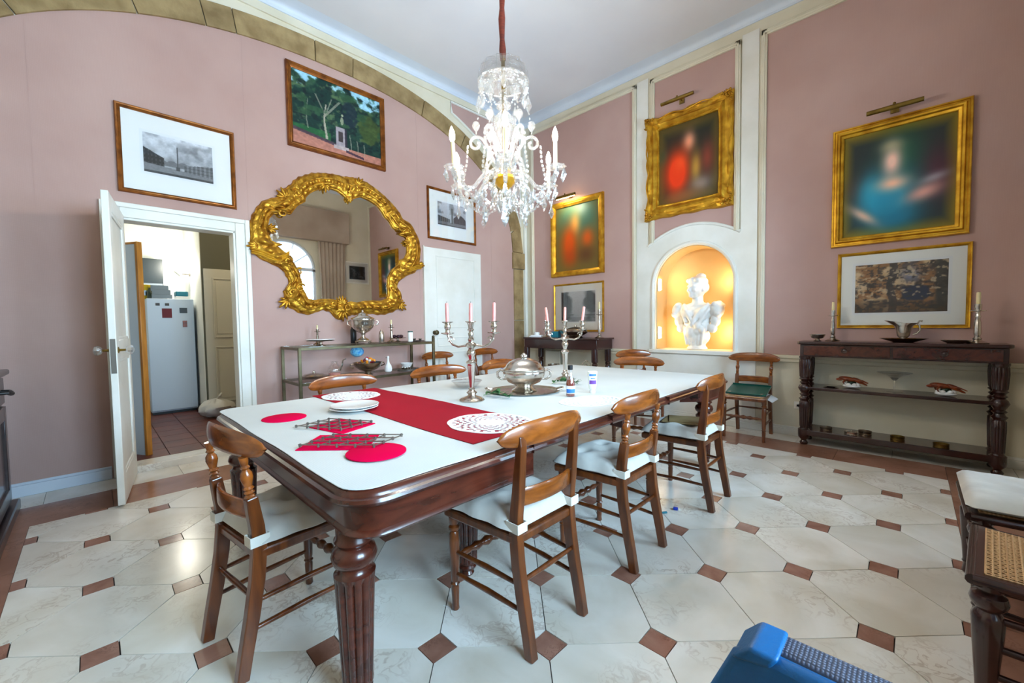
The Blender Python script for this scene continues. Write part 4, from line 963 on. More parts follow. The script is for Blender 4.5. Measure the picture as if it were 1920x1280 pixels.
# ------------------------------------------------------------------ felt mats, trivets, plates
def mat_disc(cx, cy, r, label, up=0):
    o = MB().lathe([(r, 0), (r, .003), (r-.002, .004)], 48, sx=1.0, sy=.97).build('felt_mat', 'felt_red'); o.location = (cx, cy, CZ+up); tag(o, label, 'mat', 'red felt mats')
mat_disc(-2.36, .69, .108, 'round red felt mat lying alone near the table corner by the doorway')
mat_disc(-1.435, .73, .112, 'round red felt mat nearest the rounded table corner in front', .0042)
def mat_sq(pts, label):
    cx = sum(p[0] for p in pts)/4; cy = sum(p[1] for p in pts)/4
    o = MB().prism([(p[0]-cx, p[1]-cy) for p in pts], 0, .004).build('felt_mat', 'felt_red', smooth=0, bevel=.001); o.location = (cx, cy, CZ); tag(o, label, 'mat', 'red felt mats')
mat_sq([(-2.04, .70), (-1.80, .755), (-1.87, .95), (-2.11, .88)], 'square red felt mat under the smaller metal trivet')
mat_sq([(-1.70, .53), (-1.50, .72), (-1.66, .86), (-1.85, .68)], 'square red felt mat under the larger metal trivet')
def trivet(cx, cy, rz, n, d, h, skew, label, up=0):
    t = thing('trivet', label, 'trivet', (cx, cy, CZ+.0042+up), rz, 'folding metal trivets')
    L = n*d
    def bar(a, b, z):
        m = MB(); v = Vector((b[0]-a[0], b[1]-a[1], 0)); l = v.length
        m.box(0, l, -.0032, .0032, z, z+.003, T(a[0], a[1], 0, rz=math.atan2(v.y, v.x))); m.build('bar', 'steel', t, smooth=0)
    for i in range(n):
        x = -L/2+d*i; bar((x, -h/2), (x+skew, h/2), .0045); 
    for i in range(-1, n-1):
        x = -L/2+d*i+skew*.6; bar((x+d*.9, -h/2+.01), (x-skew*.2+d*.9, h/2-.01), .0155) if False else None
    for k in range(4):
        y = -h/2+h*k/3; bar((-L/2+skew*(k/3)-.006, y), (L/2-d+skew*(k/3)+.006, y), .0078)
    fm = MB().lathe([(.005, 0), (.005, .005), (.004, .0135), (0, .014)], 8); fo = None
    for i in range(n):
        for k in range(4):
            x = -L/2+d*i+skew*(k/3); y = -h/2+h*k/3
            if fo is None: o = fo = fm.build('foot', 'steel', t)
            else: o = fo.copy(); COL.objects.link(o)
            o.location = (x, y, 0)
trivet(-1.975, .80, .50, 5, .062, .16, .05, 'smaller folding metal trivet on a red mat beside the white plates')
trivet(-1.62, .73, .72, 5, .074, .15, .06, 'larger folding metal trivet on a red mat near the front table corner', .0042)
for i, (dx, dy, z) in enumerate(((.008, -.006, 0), (-.004, .004, .0095))):
    p = MB().lathe([(.0, .002), (.075, .002), (.08, .0), (.084, .003), (.125, .014), (.132, .0165), (.130, .0185), (.085, .0075), (.0, .006)], 40).build('plate', 'porcelain', smooth=50)
    p.location = (-2.28+dx, 1.035+dy, CZ+.0035+z); tag(p, ('lower' if i == 0 else 'upper')+' of the two stacked white plates on the red runner', 'plate', 'stacked plates')
# ------------------------------------------------------------------ candelabra
def candelabrum(x, y, rz, label, tilts, ang=0.0):
    t = thing('candelabrum', label, 'candelabrum', (x, y, CZ), rz, 'silver candelabra')
    MB().lathe([(.078, 0), (.08, .006), (.072, .014), (.06, .02), (.05, .024), (.03, .03), (.022, .04), (.03, .046), (.034, .052), (.024, .06), (.016, .068)], 32, flutes=0).build('base', 'silver', t)
    MB().lathe([(.016, .066), (.022, .074), (.014, .084), (.016, .10), (.026, .22), (.028, .232), (.034, .238), (.03, .248), (.014, .258), (.018, .275), (.028, .295), (.026, .312), (.016, .325), (.022, .335), (.036, .348), (.03, .36), (.014, .37)], 24).build('stem', 'silver', t)
    MB().lathe([(.014, .368), (.02, .385), (.013, .40), (.018, .42), (.012, .436), (.022, .445), (.014, .455), (.018, .475), (.022, .49), (.034, .495), (.034, .499), (.014, .497), (.012, .48)], 20).build('centre_socket', 'silver', t)
    cm = lambda M, h: (MB().lathe([(.011, 0), (.0115, h*.5), (.0105, h-.006), (.006, h)], 14, M).build('candle', 'wax_pink', t), MB().tube([M @ Vector((0, 0, h-.002)), M @ Vector((.001, 0, h+.009))], .0012, 5))
    def candle(M, h):
        c, w = cm(M, h); w.build('wick', 'wick', c)
    candle(T(0, 0, .488, ry=tilts[1]), .125)
    for k, sg in enumerate((-1, 1)):
        pts = [(sg*.015, .35), (sg*.045, .345), (sg*.08, .34), (sg*.115, .355), (sg*.135, .385), (sg*.145, .42)]
        a = MB().tube([(px, 0, pz) for px, pz in pts], [.009, .007, .0065, .0065, .0065, .008], 10).build('arm', 'silver', t)
        sp_ = [(sg*(.128-.022*(1-.8*u)*math.cos(u*7)), 0, .385+.022*(1-.8*u)*math.sin(u*7)) for u in np.linspace(0, 1, 18)]
        MB().tube(sp_, .004, 8).build('scroll', 'silver', a)
        MB().lathe([(.009, .415), (.04, .424), (.042, .43), (.016, .432), (.013, .445), (.02, .458), (.021, .475), (.015, .486), (.034, .494), (.035, .498), (.013, .497)], 20, T(sg*.145, 0, 0)).build('socket', 'silver', a)
        candle(T(sg*.145, 0, .49, ry=tilts[0 if sg < 0 else 2]), .125)
    return t
AR = math.atan2(_r.y, _r.x)
candelabrum(-1.975, 1.655, AR, 'silver three-candle candelabrum between the red runner and the tureen', (-.02, .02, .03))
candelabrum(-2.09, 2.78, AR-.25, 'silver three-candle candelabrum behind the tureen with leaning pink candles', (-.12, .03, .14))
# ------------------------------------------------------------------ tureen on tray
tr = thing('silver_tray', 'oval silver tray with a shaped rim under the tureen', 'tray', (-1.955, 2.12, CZ), AR)
MB().lathe([(0, .006), (.17, .006), (.2, .004), (.215, .012), (.235, .014), (.238, .010), (.205, 0), (0, 0)], 64, sx=1.05, sy=.92, lobes=12, ldepth=.03).build('dish', 'silver', tr)
for sg in (-1, 1): MB().tube([(sg*.23, -.04, .013), (sg*.265, -.03, .022), (sg*.275, 0, .026), (sg*.265, .03, .022), (sg*.23, .04, .013)], .006, 8).build('handle', 'silver', tr)
tu = thing('soup_tureen', 'round silver soup tureen with domed lid and looped handles on its tray', 'tureen', (-1.955, 2.12, CZ+.0065), AR)
MB().lathe([(.085, 0), (.09, .006), (.08, .014), (.062, .022), (.055, .034), (.07, .044), (.115, .065), (.14, .095), (.148, .125), (.146, .138), (.150, .142), (.150, .148), (.14, .149)], 48, lobes=16, ldepth=.025).build('bowl', 'silver', tu, smooth=50)
lid = MB().lathe([(.146, .149), (.148, .156), (.138, .164), (.128, .172), (.122, .185), (.104, .205), (.07, .222), (.04, .23), (.02, .233)], 48, lobes=16, ldepth=.02).build('lid', 'silver', tu, smooth=50)
kb = MB()
for i in range(5): a = i*2*PI/5; kb.ell((.014*math.cos(a), .014*math.sin(a), .245), (.011, .011, .012), 10, 8)
kb.ell((0, 0, .255), .013, 10, 8); kb.lathe([(.012, .228), (.008, .24)], 10); kb.build('finial', 'silver', lid)
for sg in (-1, 1):
    MB().tube([(sg*.135, 0, .135), (sg*.165, 0, .148), (sg*.188, 0, .132), (sg*.186, 0, .10), (sg*.16, 0, .082), (sg*.128, 0, .082)], [.006, .008, .009, .009, .007, .006], 10).build('handle', 'silver', tu)
# ------------------------------------------------------------------ sauce bottles, greenery, glass dish
sb = thing('sauce_bottle', 'slim glass bottle of red brown sauce with a dark cap and blue label', 'bottle', (-1.59, 2.17, CZ), AR)
MB().lathe([(.0, .003), (.026, .0), (.03, .005), (.03, .085), (.026, .105), (.016, .14), (.013, .165), (.013, .178)], 24).build('bottle', 'glass_clear', sb)
MB().lathe([(0, .004), (.0275, .004), (.0275, .084), (.023, .105), (.021, .112), (0, .112)], 20).build('sauce', 'sauce', sb)
MB().lathe([(.016, .175), (.0165, .178), (.0165, .203), (.012, .206), (0, .206)], 18).build('cap', 'black', sb)
lb = MB().grid(12, 2, lambda u, v: (.0305*math.sin((u-.5)*2.4), -.0305*math.cos((u-.5)*2.4), .022+.05*v)).build('label', 'label_white', sb)
MB().grid(12, 2, lambda u, v: (.0308*math.sin((u-.5)*2.2), -.0308*math.cos((u-.5)*2.2), .026+.026*v)).build('label_band', 'label_blue', lb)
ms = thing('squeeze_bottle', 'white squeeze bottle standing on its cap with a blue and purple label', 'bottle', (-1.555, 2.375, CZ), AR)
MB().lathe([(.018, 0), (.02, .003), (.019, .018), (.012, .02)], 20).build('cap', 'porcelain', ms)
MB().lathe([(.012, .02), (.024, .03), (.027, .05), (.0285, .10), (.0335, .13), (.0335, .146), (.026, .151), (0, .152)], 24, sx=1.0, sy=.7).build('body', 'cream_sauce', ms)
l1 = MB().grid(12, 4, lambda u, v: ((.0292+.004*v)*math.sin((u-.5)*2.1), -(.0205+.003*v)*math.cos((u-.5)*2.1), .055+.083*v)).build('label', 'label_white', ms)
MB().grid(12, 2, lambda u, v: ((.0308)*math.sin((u-.5)*1.7), -(.0215)*math.cos((u-.5)*1.7)-.0006, .062+.026*v)).build('label_band', 'label_purple', l1)
MB().grid(12, 2, lambda u, v: ((.0325)*math.sin((u-.5)*1.7), -(.0232)*math.cos((u-.5)*1.7)-.0006, .118+.013*v)).build('label_band', 'label_blue', l1)
MB().grid(12, 2, lambda u, v: ((.0315)*math.sin((u-.5)*1.0), -(.0224)*math.cos((u-.5)*1.0)-.0006, .098+.006*v)).build('label_band', 'label_blue', l1)
def sprig(x, y, rz, n, L, label):
    t = thing('leaf_sprig', label, 'leaves', (x, y, CZ), rz, 'green sprigs on the table'); rr = random.Random(int(x*100))
    MB().tube([(u*L-L/2, .02*math.sin(u*5), .010+.012*math.sin(u*PI)) for u in np.linspace(0, 1, 10)], .002, 6).build('stem', 'green_leaf', t)
    for i in range(n):
        u = rr.random(); a = rr.uniform(-2.6, 2.6); l = rr.uniform(.03, .055); w = l*.2; el = rr.uniform(.05, .7)
        m = MB().grid(5, 3, lambda p, q: (p*l, (q-.5)*2*w*math.sin(PI*min(.98, max(.04, p))), .004*math.sin(p*PI)-.003*abs(q-.5)))
        o = m.build('leaf', 'green_leaf', t); o.location = (u*L-L/2, .02*math.sin(u*5), .014+.012*math.sin(u*PI)); o.rotation_euler = (rr.uniform(-.4, .4), -el, a)
sprig(-1.93, 1.83, AR-.4, 34, .2, 'green leafy sprig lying at the foot of the nearer candelabrum')
sprig(-1.93, 2.56, AR, 34, .2, 'green leafy sprig lying behind the tureen by the second candelabrum')
gd = thing('glass_dish', 'shallow clear glass dish between the far chairs and the nearer candelabrum', 'dish', (-2.42, 1.98, CZ))
MB().lathe([(.0, .004), (.06, .003), (.07, 0), (.075, .004), (.10, .03), (.115, .05), (.113, .052), (.096, .033), (.07, .009), (0, .008)], 36).build('bowl', 'glass_clear', gd)
MB().lathe([(.114, .05), (.117, .0515), (.114, .053)], 36).build('rim', 'crystal', gd)
# ================================================================== CHAIRS
def make_chair(variant='spindle', cushion=True, name='dining_chair'):
    t = thing(name, 'x', 'chair')
    dx = .165
    low = [(0, 0), (.018, .10), (.042, .22), (.062, .34), (.072, .45), (.068, .53), (.058, .60)]
    for sg in (-1, 1):
        m = MB(); x0, x1 = sg*dx-.017, sg*dx+.017
        if variant == 'stile': pts = low+[(.048, .70), (.038, .80), (.034, .835)]; th = [.040, .043, .046, .048, .048, .046, .042, .036, .028, .012]
        else: pts = low+[(.052, .645)]; th = [.040, .043, .046, .048, .048, .046, .042, .038]
        m.ribbon(x0, x1, pts, th)
        leg = m.build('rear_leg', 'chair_wood', t, smooth=0, bevel=.004)
        if variant != 'stile':
            prof = [(.016, 0), (.018, .006), (.012, .012), (.018, .020), (.012, .027), (.018, .035), (.013, .043), (.016, .055), (.021, .075), (.019, .092), (.011, .105), (.016, .112), (.011, .120), (.014, .132), (.016, .15)]
            MB().lathe(prof, 14, Matrix.Translation((sg*dx, .051, .645)) @ Matrix.Rotation(.11, 4, 'X')).build('spindle', 'chair_wood_light', leg)
    W = .255
    def crest(u, v):
        s = u*2-1; x = s*W; a = v*2*PI; hh = .046*(1-abs(s)**5)**.5*(1-.12*s*s)+.002; zc = .832-.006*s*s+.010*(1-s*s)
        y = .018+.052*s*s; return (x, y+.012*math.sin(a)*(1-.4*abs(s)**6), zc+hh*math.cos(a))
    MB().grid(37, 15, lambda u, v: crest(u, v)).build('crest_rail', 'chair_wood_light', t, smooth=60)
    def mid(u, v):
        s = u*2-1; a = v*2*PI; c, sn = math.cos(a), math.sin(a)
        k = lambda q: math.copysign(abs(q)**.5, q)
        return (s*(dx-.008), .028+.034*s*s+.009*k(sn), .592+.006*(1-s*s)+.034*k(c))
    MB().grid(15, 17, mid).build('back_rail', 'chair_wood_light', t, smooth=40)
    fx, fy = .188, .425
    m = MB().prism([(-.18, .055), (.18, .055), (.215, fy+.035), (.20, fy+.05), (-.20, fy+.05), (-.215, fy+.035)], .415, .452)
    m.build('seat_frame', 'chair_wood', t, smooth=0, bevel=.008)
    if not cushion: MB().prism([(-.15, .085), (.15, .085), (.18, fy+.005), (-.18, fy+.005)], .4525, .4545).build('cane_panel', 'cane_weave', t, smooth=0)
    FL = [(.013, 0), (.017, .006), (.015, .03), (.018, .10), (.0155, .112), (.021, .12), (.0155, .128), (.018, .14), (.023, .30), (.020, .345), (.016, .352), (.024, .362), (.024, .372), (.016, .38), (.022, .39), (.024, .418)]
    for sg in (-1, 1): MB().lathe(FL, 16, T(sg*fx, fy, 0)).build('front_leg', 'chair_wood', t)
    for z, y0 in ((.165, .03), (.262, .045)):
        for sg in (-1, 1): MB().tube([(sg*dx, y0, z), (sg*(dx+fx)/2, (y0+fy)/2, z+.004), (sg*fx, fy, z)], [.008, .0115, .008], 10).build('side_stretcher', 'chair_wood', t)
    MB().tube([(-dx, .05, .275), (0, .05, .275), (dx, .05, .275)], [.008, .011, .008], 10).build('rear_stretcher', 'chair_wood', t)
    n = 25; rr = [.008+.010*abs(math.sin(i/24*PI))*(1+.5*math.cos(i*PI*.5)) for i in range(n)]
    MB().tube([(-fx+2*fx*i/24, fy, .235) for i in range(n)], rr, 10).build('front_stretcher', 'chair_wood', t)
    if cushion:
        def top(u, v, sgn):
            s, q = u*2-1, v*2-1
            w = .212+.022*q*.8; ed = (1-s**4)**.5*(1-q**4)**.5 if abs(s) < 1 and abs(q) < 1 else 0
            x = s*w*(1+.02*math.cos(q*9)); y = .265+q*.205
            if sgn > 0:
                z = .07*ed
                for tx, ty in ((-.42, -.4), (.42, -.4), (-.42, .4), (.42, .4), (0, 0)): z -= .034*math.exp(-(((s-tx)/.19)**2+((q-ty)/.19)**2))
                z += .006*noise.noise(Vector((s*3, q*3, 1)))*ed
                return (x, y, .473+z)
            return (x, y, .473-.019*ed)
        m = MB().grid(29, 29, lambda u, v: top(u, v, 1)); m.grid(29, 29, lambda u, v: top(u, v, -1))
        cu = m.build('cushion', 'cushion_cloth', t, smooth=70)
        for sg in (-1, 1):
            M = T(sg*dx, .068, .487)
            b = MB(); q = .0035
            b.box(-.023, .023, -.032, -.032+q, -.019, .019, M); b.box(-.023, .023, .030, .030+q, -.019, .019, M)
            b.box(-.023-q, -.023, -.032, .034, -.019, .019, M); b.box(.023, .023+q, -.032, .034, -.019, .019, M)
            b.box(-.02 if sg > 0 else .0, 0 if sg > 0 else .02, .033, .07, -.012, -.004, M)
            b.build('tie', 'tie_cloth', cu, smooth=0, bevel=.0015)
    return t
GC = 'wooden bar-back dining chairs'
cs = make_chair('spindle'); ct = make_chair('stile'); cn = make_chair('spindle', False)
# right side of the table (facing -X): local +Y must point to -X -> rz = +90deg
def put(o, loc, rz, label): o.location = loc; o.rotation_euler = (0, 0, rz); o['label'] = label; o['group'] = GC
put(ct, (-.985, 1.255, 0), PI/2, 'nearest wooden chair on the window side, with straight back posts and white cushion')
put(cs, (-1.83, .295, 0), .14, 'wooden chair with tied white cushion at the near end of the table')
clone(cs, (-.965, 2.005, 0), PI/2, 'middle wooden chair on the window side, its cushion empty and tied on', GC)
clone(ct, (-.91, 2.945, 0), PI/2, 'farthest wooden chair on the window side, with brown folders on its cushion', GC)
clone(cs, (-3.055, 1.285, 0), -PI/2, 'wooden chair behind the table at the far end of the red runner', GC)
clone(cs, (-3.06, 2.14, 0), -PI/2, 'wooden chair behind the table, left of the nearer candelabrum', GC, (1.18, 1, 1))
clone(cs, (-3.05, 2.88, 0), -PI/2, 'wooden chair behind the table, mostly hidden by the tureen', GC)
clone(cs, (-2.04, 4.00, 0), PI+.35, 'wooden chair at the far end of the table, turned a little', GC)
put(cn, (-1.245, 5.165, 0), PI, 'wooden chair against the far wall with a green folder on its seat')
clone(cn, (-4.60, 3.22, 0), -PI/2, 'wooden chair against the closed white door', GC)
clone(cn, (-4.60, 4.07, 0), -PI/2, 'wooden chair by the pink wall with a blue and white bag on its seat', GC)
clone(cn, (-2.64, 4.94, 0), -PI+1.02, 'wooden chair standing askew left of the niche', GC)
# things lying on chairs
fb = thing('paper_folder', 'brown card folders stacked on the cushion of the farthest window-side chair', 'folder', (-1.14, 2.95, .534), .3)
MB().box(-.15, .15, -.11, .11, 0, .008, T(rz=-.1)).build('lower_folder', 'folder_brown', fb, bevel=.002); MB().box(-.13, .13, -.10, .10, .008, .014, T(.01, .01, 0, rz=.1)).build('upper_folder', 'folder_brown', fb, bevel=.002)
gf = thing('green_folder', 'shiny dark green folder on the chair by the far wall', 'folder', (-1.245, 4.915, .492), .04, rx=.19)
MB().box(-.19, .19, -.145, .145, 0, .018).build('cover', 'folder_green', gf, bevel=.004); MB().box(-.185, .185, .135, .1455, .018, .03).build('raised_edge', 'folder_green', gf, bevel=.002)
for x in (-.15, .15): MB().box(x-.012, x+.012, -.14, -.12, .018, .022).build('corner_clip', 'silver', gf)
pp = MB().grid(14, 6, lambda u, v: (-.15+.40*u, -.15+.26*v, .001-.07*max(0, u-.72)**1.4*4)); pp.grid(14, 6, lambda u, v: (-.15+.40*u, -.15+.26*v, .006-.07*max(0, u-.72)**1.4*4))
o = pp.build('loose_papers', 'paper'); o.location = (-1.245, 4.935, .4555); tag(o, 'white loose papers sticking out under the green folder', 'papers')
bg = thing('carrier_bag', 'blue and white bag slumped on the chair by the pink wall', 'bag', (-4.37, 4.07, .456))
def bagfn(rx, ry, h, seed): return lambda u, v: (rx*math.sin(PI*v)**.6*math.cos(2*PI*u)*(1+.18*noise.noise(Vector((math.cos(2*PI*u)*2, math.sin(2*PI*u)*2, v*3+seed)))), ry*math.sin(PI*v)**.6*math.sin(2*PI*u), h*v*(1+.25*noise.noise(Vector((math.cos(2*PI*u), math.sin(2*PI*u), seed)))))
MB().grid(24, 12, bagfn(.17, .19, .17, 2), wrapu=True).build('white_bag', 'plastic_bag', bg); MB().grid(24, 12, bagfn(.10, .10, .20, 5), M=T(-.02, .09, .0), wrapu=True).build('blue_bag', 'bag_blue', bg)
# ------------------------------------------------------------------ cane stools/chairs at the right edge
def cane_chair(loc, rz, label, cushion):
    t = thing('cane_chair', label, 'chair', loc, rz, 'dark cane-seated chairs by the window wall')
    w0, w1, d = .20, .235, .46       # local: front at y=d
    def bar(a, b, h, z): MB().tube([(a[0], a[1], z), (b[0], b[1], z)], h, 10).build('seat_rail', 'mahogany_dark', t)
    P = [(-w1, d), (w1, d), (w0, 0), (-w0, 0)]
    for i in range(4): bar(P[i], P[(i+1) % 4], .017, .43)
    MB().prism([(-w1, d), (w1, d), (w0, 0), (-w0, 0)], .425, .447).build('cane_border', 'mahogany_dark', t, bevel=.006)
    Q = [(-w1+.026, d-.026), (w1-.026, d-.026), (w0-.026, .03), (-w0+.026, .03)]
    m = MB(); n = 26
    for i in range(n+1):
        u = i/n
        a = (Q[0][0]+(Q[1][0]-Q[0][0])*u, Q[0][1]); b = (Q[3][0]+(Q[2][0]-Q[3][0])*u, Q[3][1]); m.tube([(a[0], a[1], .4485), (b[0], b[1], .4485)], .0026, 5)
        y = Q[3][1]+(Q[0][1]-Q[3][1])*u; xl = Q[3][0]+(Q[0][0]-Q[3][0])*u; m.tube([(xl, y, .4505), (-xl, y, .4505)], .0026, 5)
    for i in range(-n, n, 2):
        for sg in (1, -1):
            pts = []
            for k in range(21):
                y = Q[3][1]+(Q[0][1]-Q[3][1])*k/20; xl = -(Q[3][0]+(Q[0][0]-Q[3][0])*k/20); x = sg*((i/n)*.40+.44*(k/20)-.22)
                if abs(x) <= xl: pts.append((x, y, .4495))
            if len(pts) > 1: m.tube(pts, .002, 4)
    ck = m.build('cane_weave', 'cane_weave', t); ck['kind'] = 'stuff'
    LG = [(.014, 0), (.02, .01), (.016, .05), (.02, .06), (.018, .07), (.028, .26), (.030, .32), (.024, .335), (.020, .342), (.031, .358), (.035, .375), (.031, .392), (.02, .40), (.026, .408), (.028, .425)]
    for sg in (-1, 1): MB().lathe([(a*1.25, b) for a, b in LG], 18, T(sg*(w1-.02), d-.035, 0)).build('front_leg', 'mahogany_dark', t)
    for sg in (-1, 1): MB().ribbon(sg*w0*.92-.018, sg*w0*.92+.018, [(-.07, 0), (-.02, .2), (.01, .42), (-.02, .6), (-.07, .86)], [.034, .04, .044, .036, .026]).build('rear_leg', 'mahogany_dark', t, smooth=0, bevel=.004)
    for z in (.14, .23, .32):
        for sg in (-1, 1): MB().tube([(sg*w0*.92, -.02, z), (sg*(w1-.015), d-.03, z)], .011, 10).build('side_stretcher', 'mahogany_dark', t)
    for z in (.18, .28): MB().tube([(-w1+.015, d-.03, z), (w1-.015, d-.03, z)], .011, 10).build('front_stretcher', 'mahogany_dark', t)
    MB().grid(17, 11, lambda u, v: ((u*2-1)*.24, -.075+.045*(u*2-1)**2+.012*math.sin(v*2*PI), .83+.045*math.cos(v*2*PI))).build('crest_rail', 'mahogany_dark', t)
    MB().grid(17, 11, lambda u, v: ((u*2-1)*.18, -.03+.02*(u*2-1)**2+.008*math.sin(v*2*PI), .62+.028*math.cos(v*2*PI))).build('back_rail', 'mahogany_dark', t)
    if cushion:
        def top(u, v, sgn):
            s, q = u*2-1, v*2-1; ed = max(0, (1-s**6))**.35*max(0, (1-q**6))**.35
            return (s*(.235+.02*q), .25+q*.225, .476+(.042*ed*(1-.25*math.exp(-(s*s+q*q)*4))+.008*noise.noise(Vector((s*3, q*3, 4)))*ed if sgn > 0 else -.018*ed))
        m = MB().grid(25, 25, lambda u, v: top(u, v, 1)); m.grid(25, 25, lambda u, v: top(u, v, -1)); m.build('cushion', 'cushion_cloth', t, smooth=70)
    return t
cane_chair((.632, 2.085, 0), PI/2-.09, 'dark chair with a bare woven cane seat at the right edge', False)
cane_chair((.65, 2.73, 0), PI/2, 'dark cane chair with a thick cream cushion beside the sideboard', True)
# ------------------------------------------------------------------ blue leather chair close to the camera
bl = thing('leather_chair', 'blue leather chair with woven edging close to the camera', 'chair', (.118, .62, -.045), .0)
pan = [(-.285, .845), (-.255, .862), (.255, .862), (.285, .845), (.43, .50), (.43, .47), (-.43, .47), (-.43, .50)]
MB().prism(pan, -.032, -.010, 'xz').build('back_panel', 'blue_leather', bl, bevel=.012, seg=3)
MB().prism([(a*.985, b) for a, b in pan], -.010, .032, 'xz').build('woven_edging', 'weave_grey', bl, bevel=.006)
MB().prism([(-.287, .838), (-.262, .866), (-.228, .866), (-.238, .848)], -.035, .035, 'xz').build('corner_cap', 'blue_leather', bl, bevel=.006, seg=3)
MB().box(-.27, .27, .02, .42, .42, .48).build('seat', 'blue_leather', bl, bevel=.02, seg=3)
for sx in (-.24, .24):
    for y in (.03, .39): MB().tube([(sx, y, .43), (sx*1.05, y, 0)], [.018, .012], 10).build('leg', 'black_wood', bl)
MB().box(-.40, .40, -.03, .02, .44, .50).build('back_rail', 'navy_leather', bl, bevel=.01)
# ================================================================== SIDEBOARD
sd = thing('sideboard', 'dark mahogany three-tier sideboard with turned reeded legs below the large portrait', 'sideboard', (-.122, 5.075, 0))
SW, SD = .665, .155
MB().prism([(-SW-.025, SD), (-SW-.025, -SD-.02), (-SW+.0, -SD-.045), (SW-.0, -SD-.045), (SW+.025, -SD-.02), (SW+.025, SD)], 1.005, 1.035).build('top', 'mahogany_dark', sd, bevel=.008)
MB().box(-SW, SW, -SD-.02, SD, .885, 1.004).build('drawer_case', 'mahogany_dark', sd, bevel=.003)
for x0, x1 in ((-SW+.03, -.01), (.01, SW-.03)):
    dr = MB().box(x0, x1, -SD-.032, -SD-.015, .90, .992).build('drawer', 'mahogany', sd, bevel=.003)
    M = T((x0+x1)/2, -SD-.032, .95, rx=PI/2)
    MB().lathe([(.024, 0), (.02, .004), (.014, .003), (.010, .006), (0, .007)], 18, M).build('escutcheon', 'mahogany_dark', dr)
MB().box(-SW, SW, -SD-.01, SD, .556, .585).build('middle_shelf', 'mahogany_dark', sd, bevel=.005)
MB().box(-SW, SW, -SD-.01, SD, .10, .155).build('bottom_shelf', 'mahogany_dark', sd, bevel=.005)
SL = [(.02, 0), (.032, .006), (.036, .022), (.024, .042), (.03, .055), (.048, .075), (.05, .10), (.05, .155), (.04, .16), (.034, .17), (.036, .18, 0), (.038, .185, 1), (.043, .36, 1), (.042, .43, .5), (.034, .44), (.042, .455), (.048, .463), (.034, .475), (.030, .49), (.044, .505), (.03, .52), (.044, .545), (.055, .57), (.044, .595), (.03, .61), (.044, .625), (.03, .64), (.036, .65), (.048, .66), (.038, .672), (.042, .68, 0), (.044, .685, 1), (.050, .80, 1), (.048, .85, 1), (.044, .86, 0), (.05, .87), (.05, .886)]
for sx in (-1, 1):
    for y in (-SD+.03, SD-.05):
        MB().lathe(SL, 60, T(sx*(SW-.035), y, 0), flutes=12, fdepth=.16).build('leg', 'mahogany_dark', sd, smooth=50)
SZ = 1.0355
def candlestick(x, y, z, h, label, m='silver', wax='wax_cream', ch=.09, group='silver candlesticks', tw=1.0):
    t = thing('candlestick', label, 'candlestick', (x, y, z), group=group); k = h/.30
    MB().lathe([(.058*tw, 0), (.06*tw, .005), (.05*tw, .012), (.03*tw, .02), (.02*tw, .03), (.024*tw, .04), (.014*tw, .055)], 24).build('base', m, t)
    MB().lathe([(.014*tw, .055), (.019*tw, .075*k), (.017*tw, .16*k), (.011*tw, .19*k), (.016*tw, .205*k), (.011*tw, .22*k), (.013*tw, .24*k)], 20, lobes=8, ldepth=.1).build('stem', m, t)
    MB().lathe([(.012*tw, .238*k), (.04*tw, .246*k), (.041*tw, .252*k), (.016*tw, .254*k), (.016*tw, .262*k), (.019*tw, .275*k), (.018*tw, .3*k), (.012*tw, .3*k)], 20).build('socket', m, t)
    if ch:
        c = MB().lathe([(.0115*tw, .29*k), (.012*tw, .29*k+ch*.6), (.011*tw, .29*k+ch), (.004, .29*k+ch+.002)], 14).build('candle', wax, t)
        MB().tube([(0, 0, .29*k+ch), (.002, 0, .29*k+ch+.01)], .0012, 5).build('wick', 'wick', c)
    return t
candlestick(-.555, 5.10, SZ, .30, 'silver candlestick with cream candle left of the cattle print', ch=.09, tw=1.0)
candlestick(.385, 5.03, SZ, .32, 'silver candlestick with a thick cream candle right of the cattle print', ch=.105, tw=1.15)
bw = thing('silver_bowl', 'small footed silver bowl at the left end of the sideboard', 'bowl', (-.665, 5.02, SZ))
MB().lathe([(.032, 0), (.034, .005), (.018, .014), (.02, .02), (.05, .032), (.062, .055), (.066, .066), (.063, .066), (.05, .036), (0, .026)], 32).build('bowl', 'silver', bw)
sdh = thing('scalloped_dish', 'scalloped silver dish under the jug on the sideboard', 'dish', (-.05, 5.03, SZ))
MB().lathe([(.0, .004), (.06, .004), (.065, 0), (.075, .004), (.12, .02), (.155, .034), (.158, .036), (.12, .026), (.06, .009), (0, .008)], 72, lobes=20, ldepth=.05, sy=.75).build('dish', 'silver', sdh)
jg = thing('silver_jug', 'helmet shaped silver jug with scroll handle standing in the scalloped dish', 'jug', (-.05, 5.03, SZ+.0085))
MB().lathe([(.032, 0), (.034, .005), (.014, .014), (.011, .022), (.03, .034), (.042, .05), (.05, .09), (.06, .128), (.066, .14)], 28).build('body', 'silver', jg)
MB().grid(25, 7, lambda u, v: ((.066+.034*v*(1+.9*max(0, -math.cos(2*PI*u))))*math.cos(2*PI*u), .066*(1+.1*v)*math.sin(2*PI*u), .14+.022*v*(1+1.2*max(0, -math.cos(2*PI*u))))).build('spout_rim', 'silver', jg)
MB().tube([(.06, 0, .06), (.085, 0, .07), (.105, 0, .10), (.10, 0, .14), (.085, 0, .155), (.10, 0, .18), (.118, 0, .175)], [.006, .006, .007, .007, .006, .006, .009], 10).build('handle', 'silver', jg)
dd = thing('small_dish', 'small dark oval dish beside the right candlestick on the sideboard', 'dish', (.265, 4.99, SZ))
